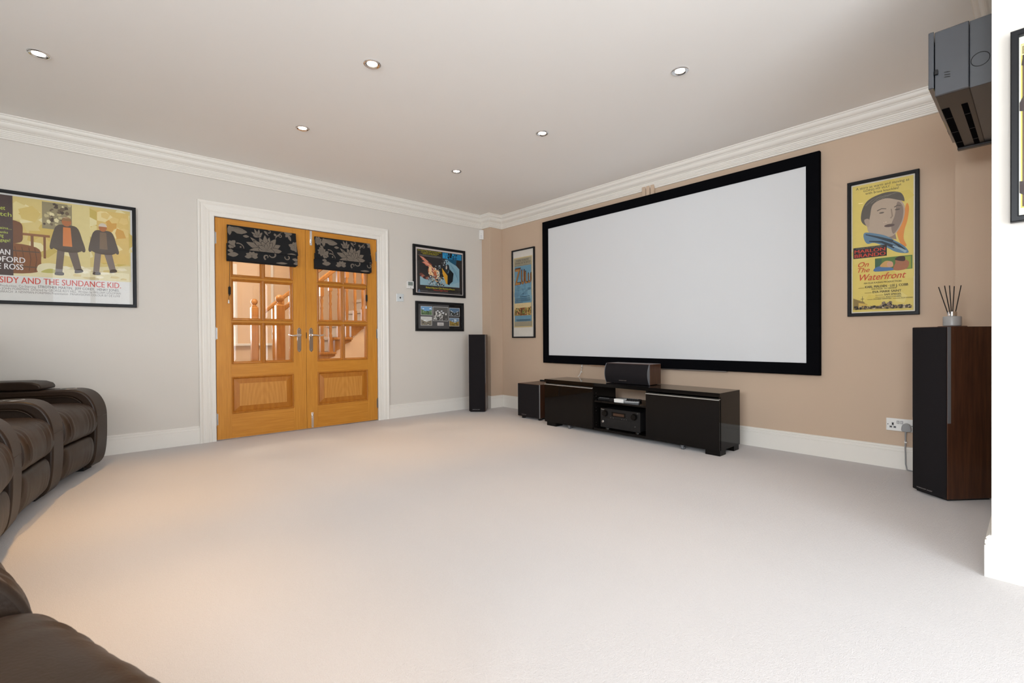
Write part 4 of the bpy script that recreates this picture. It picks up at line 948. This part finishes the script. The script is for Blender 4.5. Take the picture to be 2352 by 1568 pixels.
def armrest():
    out = [(-.92, .03), (-.045, .03), (-.022, .06), (-.008, .12), (0, .22), (.001, .36), (-.004, .42), (-.018, .470), (-.044, .517), (-.080, .548), (-.125, .563), (-.18, .566), (-.92, .566)]
    inn = [(-.92, .03), (-.075, .03), (-.058, .12), (-.048, .24), (-.048, .36), (-.056, .41), (-.072, .455), (-.098, .49), (-.135, .513), (-.18, .520), (-.92, .520)]
    fn = lambda a, z, h: (a, h, z)
    def resample(P, n):
        L = [0]
        for p, q in zip(P[:-1], P[1:]): L.append(L[-1]+(Vector(q)-Vector(p)).length)
        o = []
        for k in range(n):
            s = L[-1]*k/(n-1); j = 0
            while j < len(P)-2 and L[j+1] < s: j += 1
            t = (s-L[j])/(L[j+1]-L[j]); o.append((P[j][0]+(P[j+1][0]-P[j][0])*t, P[j][1]+(P[j+1][1]-P[j][1])*t))
        return o
    curved = lambda P: [tuple(p) for p in spline(P[1:-1], 5)]
    # the curved front and the flat rear of the band get matching points on its outer and inner outline
    oc = resample(curved(out), 34)+[(-.40, .566), (-.65, .566), (-.92, .566)]; ic = resample(curved(inn), 34)+[(-.40, .520), (-.65, .520), (-.92, .520)]
    rows = [[(p[0], -.085, p[1]), (p[0], .085, p[1]), (q[0], .085, q[1]), (q[0], -.085, q[1])] for p, q in zip(oc, ic)]
    b = MB(); b.grid(rows, M_LEATHER, True, closed_v=True); b.add(rows[0], [(0, 1, 2, 3)], M_LEATHER); b.add(rows[-1], [(3, 2, 1, 0)], M_LEATHER)
    a = b.build('armrest', sharp=50)
    md = a.modifiers.new('soft_edges', 'BEVEL'); md.width = .012; md.segments = 3; md.limit_method = 'ANGLE'; md.angle_limit = math.radians(60)
    out = [out[0]]+oc; inn = [inn[0]]+ic
    b = MB(); b.prism([(x+(.004 if x > -.9 else 0), z+(.004 if z > .05 else 0)) for x, z in inn], fn, -.068, .068, M_LEATHER); b.build('side_panel', a, bevel=.006)
    # seam across the front of the band
    b = MB(); b.tube([(-.004, -.080, .373), (.0008, -.07, .372), (.0012, 0, .370), (.0008, .07, .372), (-.004, .080, .373)], .0018, M_LEATHER, 6)
    b.tube([(x, -.0855, z) for x, z in inn[14:]], .003, M_LEATHER, 6); b.tube([(x, .0855, z) for x, z in inn[14:]], .003, M_LEATHER, 6); b.build('piping', a)
    pad = [(-.295, .570), (-.292, .590), (-.305, .608), (-.34, .622), (-.40, .628), (-.88, .628), (-.90, .60), (-.90, .570)]
    b = MB(); b.prism(pad, fn, -.092, .092, M_LEATHER, smooth=True); b.build('arm_pad', a, bevel=.016, seg=4)
    b = MB(); b.lathe([(.036, .001), (.039, .003), (.043, .003), (.045, .0), (.045, -.004)], (-.185, 0, .566), M_HINGE, 28); b.lathe([(0, .0015), (.038, .0015)], (-.185, 0, .566), M_MATTE, 28); b.build('cup_holder', a)
    b = MB(); b.box(-.15, -.085, -.055, .055, 0, .035, M_MATTE); b.build('arm_foot', a)
    return a
seat_prof = [(-.62, .40), (-.55, .445), (-.40, .462), (-.25, .480), (-.12, .482), (-.048, .470), (-.006, .432), (.014, .365), (.010, .300), (-.02, .262), (-.08, .255)]
foot_prof = [(-.10, .250), (-.05, .256), (-.012, .246), (.004, .205), (.003, .14), (-.012, .085), (-.045, .050), (-.10, .043)]
SEATS = [('brown leather recliner seat against the white wall, below the wide yellow poster', 2.25),
         ('second brown leather recliner from the white wall with deep folds in its seat', 1.25),
         ('third brown leather recliner from the white wall, mostly past the left picture edge', .25),
         ('fourth brown leather recliner from the white wall in the curved row', 0),
         ('fifth brown leather recliner from the white wall, next to the nearest one', 0),
         ('nearest brown leather recliner filling the bottom left corner of the picture', 0)]
PH0 = math.radians(21.8)
def make_recliner():
    r = thing('recliner_seat', SEATS[0][0], 'recliner', (0, 0, 0), 0, 'curved row of brown leather recliners')
    cushion(seat_prof, .252, .020, .0075, 1.3).build('seat_cushion', r)
    cushion(foot_prof, .243, .03, .004, 4.1).build('footrest', r)
    b = MB(); b.box(-.88, -.09, -.24, .24, .045, .30, M_LEATHER); b.build('base', r, bevel=.01)
    rows = []
    for k in range(19):
        u = k/18; z = .36+.74*u; cx = -.66-.20*u; sc = math.sqrt(max(0.02, 1-max(0, (u-.86)/.14)**2)) if u > .86 else 1
        bul = 1+.10*math.sin(u*PI*3)**2
        row = []
        for j in range(28):
            a = 2*PI*j/28; ca, sa = math.cos(a), math.sin(a)
            row.append((cx+.125*bul*sc*math.copysign(abs(ca)**.7, ca), .285*(.9+.1*sc)*math.copysign(abs(sa)**.45, sa), z))
        rows.append(row)
    b = MB(); b.grid(rows, M_LEATHER, closed_v=True); b.add(rows[-1], [tuple(range(28))], M_LEATHER); b.add(rows[0], [tuple(range(28))[::-1]], M_LEATHER); b.build('backrest', r, sharp=60)
    a = armrest(); a.parent = r
    return r, a
def arm_pose(a, d):
    """place an arm d radians along the curve from the middle of its seat"""
    a.location = (RR-RR*math.cos(d), RR*math.sin(d), 0); a.rotation_euler = (0, 0, -d)
r0, a0_ = make_recliner(); arm_pose(a0_, PITCH/2)
for i, (lab, _) in enumerate(SEATS):
    r = r0 if i == 0 else copy_tree(r0)
    phi = PH0-PITCH/2-PITCH*i
    r.location = on_row(phi); r.rotation_euler = (0, 0, -phi); r['label'] = lab
    if i == len(SEATS)-1:
        a = [c for c in r.children if c.name.startswith('armrest')][0]; a.location.x -= .022

# ================================================================== SMALL WALL AND CEILING FITTINGS
# room thermostat and blank socket plate between doors and pictures
o = thing('thermostat', 'white square wall thermostat with grey display left of the dark square poster', 'thermostat', (2.791, D, 1.475))
b = MB(); b.box(-.043, .043, -.024, 0, 0, .086, M_WPLAST); b.build('casing', o, bevel=.004, seg=3)
b = MB(); b.box(-.031, .031, -.0248, -.024, .034, .076, ink('#7c8580')); b.build('display', o)
b = MB(); b.box(-.034, .034, -.0246, -.024, .019, .021, M_GPLAST); b.box(-.004, .004, -.0255, -.024, .010, .014, M_MATTE); b.build('button', o)
o = thing('wall_plate', 'square pale metal wall plate with dark centre button between oak doors and pictures', 'wall plate', (2.667, D, 1.319))
b = MB(); b.box(-.044, .044, -.007, 0, 0, .089, pr('pale_metal', (.66, .70, .71), .25, .2)); b.build('plate', o, bevel=.003)
b = MB(); b.lathe([(.009, 0), (.009, -.004), (.006, -.006), (0, -.006)], (0, -.007, .0445), M_MATTE, 16, axis='y'); b.build('outlet', o)
b = MB()
for x in (-.032, .032): b.lathe([(.0035, 0), (.003, -.0015), (0, -.0015)], (x, -.007, .0445), M_STEEL, 10, axis='y')
b.build('screw', o)
# motion sensor in the corner under the cornice
o = thing('motion_sensor', 'small white alarm motion sensor in the corner just below the cornice', 'motion sensor', (XB-.004, D-.004, 2.178), -PI/4)
b = MB(); pl = arc((0, 0), .031, 180, 360, 12)
b.prism([(.031, .020), (-.031, .020)]+[(x, -.032+y*.45) for x, y in [(-.031, 0)]+pl[1:-1]+[(.031, 0)]], XY, 0, .122, M_WPLAST, smooth=True); b.build('casing', o, bevel=.006, seg=3)
b = MB(); b.prism([(-.024, -.036), (-.012, -.0455), (0, -.0485), (.012, -.0455), (.024, -.036), (.02, -.03), (-.02, -.03)], XY, .014, .060, pr('sensor_lens', (.70, .70, .70), .2)); b.build('sensor_lens', o, bevel=.003)
b = MB(); b.lathe([(.003, 0), (0, -.002)], (0, -.0465, .075), M_MATTE, 8, axis='y'); b.build('indicator', o)
# double socket, plug and lead by the near speaker
o = thing('double_socket', 'white double wall socket above the baseboard beside the near speaker', 'socket', (W, .697, .252), -PI/2)
b = MB(); b.box(0, .146, -.009, 0, 0, .084, M_WPLAST); b.build('face_plate', o, bevel=.003)
for x in (.036, .110):
    b = MB(); b.box(x-.0035, x+.0035, -.0098, -.0085, .040, .053, M_MATTE); b.box(x-.015, x-.006, -.0098, -.0085, .023, .029, M_MATTE); b.box(x+.006, x+.015, -.0098, -.0085, .023, .029, M_MATTE)
    b.box(x-.006, x+.006, -.0093, -.008, .036, .057, M_GPLAST); b.box(x-.018, x-.003, -.0093, -.008, .019, .033, M_GPLAST); b.box(x+.003, x+.018, -.0093, -.008, .019, .033, M_GPLAST); b.build('outlet', o)
for x in (.064, .083):
    b = MB(); b.box(x-.007, x+.007, -.0125, -.008, .050, .070, M_GPLAST); b.box(x-.0045, x+.0045, -.0135, -.0124, .053, .067, M_STEEL); b.build('rocker_switch', o, bevel=.001)
b = MB()
for x in (.010, .136): b.lathe([(.003, 0), (0, -.001)], (x, -.009, .042), M_MATTE, 8, axis='y')
b.build('screw', o)
o = thing('power_plug', 'grey mains plug with hanging lead in the white double socket', 'plug', (W, .697-.110, .252), -PI/2)
b = MB(); b.prism(curve([(-.026, .022), (-.020, .005), (.020, .005), (.026, .022), (.020, .048), (.006, .058), (-.006, .058), (-.020, .048)], 3), lambda a, z, h: (a, h, z), -.010, -.038, M_GPLAST); b.build('plug_body', o, bevel=.004)
b = MB(); b.tube([(-.003, -.026, .008), (-.004, -.030, -.02), (-.004, -.028, -.06), (-.006, -.026, -.10), (-.004, -.028, -.16), (-.003, -.030, -.21), (.004, -.034, -.246), (.04, -.04, -.248), (.09, -.04, -.248)], [.006, .005]+[.0042]*7, M_GPLAST, 10); b.build('lead', o)
b = MB(); b.box(-.013, -.004, -.012, 0, -.072, -.060, M_WPLAST); b.box(-.009, .003, -.033, -.020, -.070, -.062, M_WPLAST); b.build('cable_clip', o)
# wall-hung black unit at the top right
AX, AZ = 2.65, 1.889
ac = thing('wall_unit', 'glossy black wall mounted unit with two slots underneath, high beside the bright near wall', 'air conditioner', (AX, YA, AZ))
M_ACG = pr('unit_gloss', (.030, .034, .042), .08, spec=.6, coat=.8, var=.1)
M_ACU = pr('unit_underside', (.030, .025, .022), .35, spec=.4, var=.1)
b = MB(); b.box(.004, .830, .072, .176, .004, .272, M_ACG); b.box(.0, .834, .070, .174, .0, .0065, M_ACU); b.build('casing', ac, bevel=.003)
b = MB(); b.box(.010, .834, .0, .071, .002, .270, pr('unit_satin', (.055, .058, .064), .3, spec=.5, var=.05)); p_ = b.build('back_housing', ac, bevel=.002)
b = MB(); b.tube([(.0095, .040+.027*math.cos(2*PI*k/24), .105+.027*math.sin(2*PI*k/24)) for k in range(25)], .0012, M_MATTE, 6); b.build('knockout_ring', p_)
b = MB(); b.box(.0, .834, .178, .196, .040, .276, M_ACG); b.build('front_cover', ac, bevel=.003)
b = MB()
for y0, y1 in ((.146, .171), (.088, .108)): b.box(.165, .795, y0, y1, -.0015, .003, M_VELVET)
sl = b.build('outlet_slot', ac)
b = MB()
for y in (.158, .098):
    for x in (.30, .52, .70): b.box(x, x+.003, y-.012, y+.012, -.0022, -.001, M_ACU)
b.build('slot_ribs', sl)
b = MB(); b.box(-.006, .004, .165, .176, .092, .112, M_MATTE); b.build('catch', ac, bevel=.002)
b = MB()
for k in range(3): b.prism([(.128, .068+k*.010), (.146, .072+k*.010), (.146, .0755+k*.010), (.128, .0715+k*.010)], lambda a, z, h: (h, a, z), .0030, .0046, M_MATTE)
b.build('small_vent', ac)
b = MB(); b.box(.80, .834, .01, .174, -.012, .0, M_ACU); b.build('end_lip', ac, bevel=.003)
# reed diffuser standing on the near speaker
SPK = Vector((3.575, .322, .941))
o = thing('coaster', 'thin square dark wood coaster under the reed diffuser', 'coaster', SPK, math.radians(-50)); 
b = MB(); b.box(-.044, .044, -.044, .044, 0, .004, M_WALNUT); b.build('slab', o, bevel=.0015)
o = thing('reed_diffuser', 'round frosted glass reed diffuser with thin black reeds on the near speaker', 'reed diffuser', SPK+Vector((0, 0, .004)), math.radians(-42))
b = MB(); b.lathe([(0, 0), (.036, 0), (.0395, .004), (.0395, .049), (.037, .0535), (.0, .054)], (0, 0, 0), M_FROST, 40); b.build('bottle', o)
b = MB(); b.lathe([(.018, .054), (.0195, .055), (.0205, .056), (.0205, .0785), (.019, .080), (.013, .080), (.012, .074), (.0, .070)], (0, 0, 0), M_CHROME, 28); b.build('metal_collar', o)
reeds = [((.004, -.003), (.052, .01, .226)), ((.003, .004), (.040, .03, .224)), ((-.001, .0), (-.003, .012, .226)), ((-.004, -.003), (-.055, -.015, .222)), ((-.003, .004), (-.051, .02, .219))]
for (x, y), (vx, vy, z) in reeds:
    b = MB(); b.tube([(x, y, .02), (x+vx, y+vy, z)], .0023, M_MATTE, 8); b.build('reed', o)
# recessed downlights on a regular grid
def downlight():
    o = thing('ceiling_downlight', '', 'ceiling light', (0, 0, H), 0, 'recessed ceiling downlights')
    b = MB(); b.lathe([(.049, 0), (.0485, -.004), (.045, -.0065), (.040, -.0065), (.032, -.0035), (.0285, -.0015), (.0285, 0)], (0, 0, 0), M_CHROME, 40); b.build('bezel', o)
    b = MB(); b.lathe([(.0285, -.001), (.020, -.002), (.010, -.0025), (0, -.0028)], (0, 0, 0), M_LAMP, 32); b.build('lamp', o)
    li = bpy.data.lights.new('downlight_beam', 'SPOT'); li.energy = DL_W; li.color = (1, .59, .23); li.spot_size = math.radians(58); li.spot_blend = .9; li.shadow_soft_size = .03
    lo = bpy.data.objects.new('downlight_beam', li); COL.objects.link(lo); lo.parent = o; lo.location = (0, 0, -.02)
    return o
DL_W = 46
DLS = [((-.178, 3.660), 'leftmost chrome ceiling downlight, above the far recliner'), ((1.213, 3.664), 'small chrome ceiling downlight in front of the oak doors'), ((2.606, 3.664), 'farthest chrome ceiling downlight, toward the corner with the motion sensor'),
       ((1.232, 2.550), 'chrome ceiling downlight nearest the middle of the ceiling top edge'), ((2.622, 2.553), 'chrome ceiling downlight in front of the left half of the screen'), ((2.626, 1.420), 'chrome ceiling downlight in front of the right half of the screen, highest toward the right'),
       ((-.178, 2.552), 'chrome ceiling downlight above the third recliner'), ((-.178, 1.42), 'chrome ceiling downlight above the nearest recliners'), ((1.232, 1.42), 'chrome ceiling downlight just in front of the camera')]
d0 = None
for (x, y), lab in DLS:
    d = downlight() if d0 is None else copy_tree(d0)
    d0 = d0 or d
    d.location = (x, y, H); d['label'] = lab
    lo = [c for c in d.children if c.type == 'LIGHT'][0]; lo.data = lo.data.copy(); lo.data.energy = DL_W*(1.5 if x < 0 else 1.1 if y > 3 else .35)

# ================================================================== LIGHT, SKY, CAMERA
def area(name, loc, rot, sx, sy, e, col):
    li = bpy.data.lights.new(name, 'AREA'); li.shape = 'RECTANGLE'; li.size = sx; li.size_y = sy; li.energy = e; li.color = col
    o = bpy.data.objects.new(name, li); COL.objects.link(o); o.location = loc; o.rotation_euler = rot; return o
# daylight falling through the garden doors behind the camera, through the hall window, and as added fill from the side
area('garden_daylight', ((WX0+WX1)/2, YW-.16, (WZ0+WZ1)/2), (PI/2, 0, 0), WX1-WX0, WZ1-WZ0, 88, (.84, .92, 1))
area('added_side_fill', (XW-.16, (VY0+VY1)/2, (VZ0+VZ1)/2), (0, -PI/2, 0), VZ1-VZ0, VY1-VY0, 182, (.88, .94, 1))  # fill light behind the invented side window, brightens the screen wall
area('hall_daylight', ((HW0+HW1)/2, YF+.35, 1.5), (-PI/2, 0, 0), 1.0, 1.2, 60, (.95, .98, 1))
li = bpy.data.lights.new('hall_pendant_light', 'POINT'); li.energy = 42; li.color = (1, .86, .68); li.shadow_soft_size = .15
o = bpy.data.objects.new('hall_pendant_light', li); COL.objects.link(o); o.location = (1.2, 6.0, 2.25)
li = bpy.data.lights.new('stair_light', 'POINT'); li.energy = 26; li.color = (1, .82, .60); li.shadow_soft_size = .12
o = bpy.data.objects.new('stair_light', li); COL.objects.link(o); o.location = (3.0, 5.4, 2.3)
w = bpy.data.worlds.new('sky'); SC.world = w; w.use_nodes = True
bg = w.node_tree.nodes['Background']; bg.inputs['Color'].default_value = (.80, .90, 1, 1); bg.inputs['Strength'].default_value = .8

F_PX, YAW, PIT, ROL = 1088.2258, math.radians(48.0444), math.radians(-.4038), math.radians(-.3841)
Fv = Vector((math.cos(YAW), math.sin(YAW), 0)); Rv = Vector((math.sin(YAW), -math.cos(YAW), 0)); Uv = Vector((0, 0, 1))
F2 = Fv*math.cos(PIT)+Uv*math.sin(PIT); U2 = -Fv*math.sin(PIT)+Uv*math.cos(PIT)
R3 = Rv*math.cos(ROL)+U2*math.sin(ROL); U3 = -Rv*math.sin(ROL)+U2*math.cos(ROL)
cam = bpy.data.cameras.new('camera'); cam.sensor_width = 36; cam.sensor_fit = 'HORIZONTAL'; cam.lens = F_PX*36/2352; cam.clip_start = .02
cam.dof.use_dof = True; cam.dof.focus_distance = 4.2; cam.dof.aperture_fstop = 7.1
co = bpy.data.objects.new('camera', cam); COL.objects.link(co)
m = Matrix.Identity(4)
for i in range(3): m[i][0], m[i][1], m[i][2] = R3[i], U3[i], -F2[i]
m[2][3] = .8943
co.matrix_world = m
SC.camera = co
SC.view_settings.view_transform = 'Standard'; SC.view_settings.look = 'None'; SC.view_settings.gamma = 1; SC.view_settings.use_curve_mapping = False
SC.view_settings.exposure = .29
SC.cycles.use_denoising = True
SC.cycles.max_bounces = 10; SC.cycles.diffuse_bounces = 6; SC.cycles.transparent_max_bounces = 16; SC.cycles.sample_clamp_indirect = 6
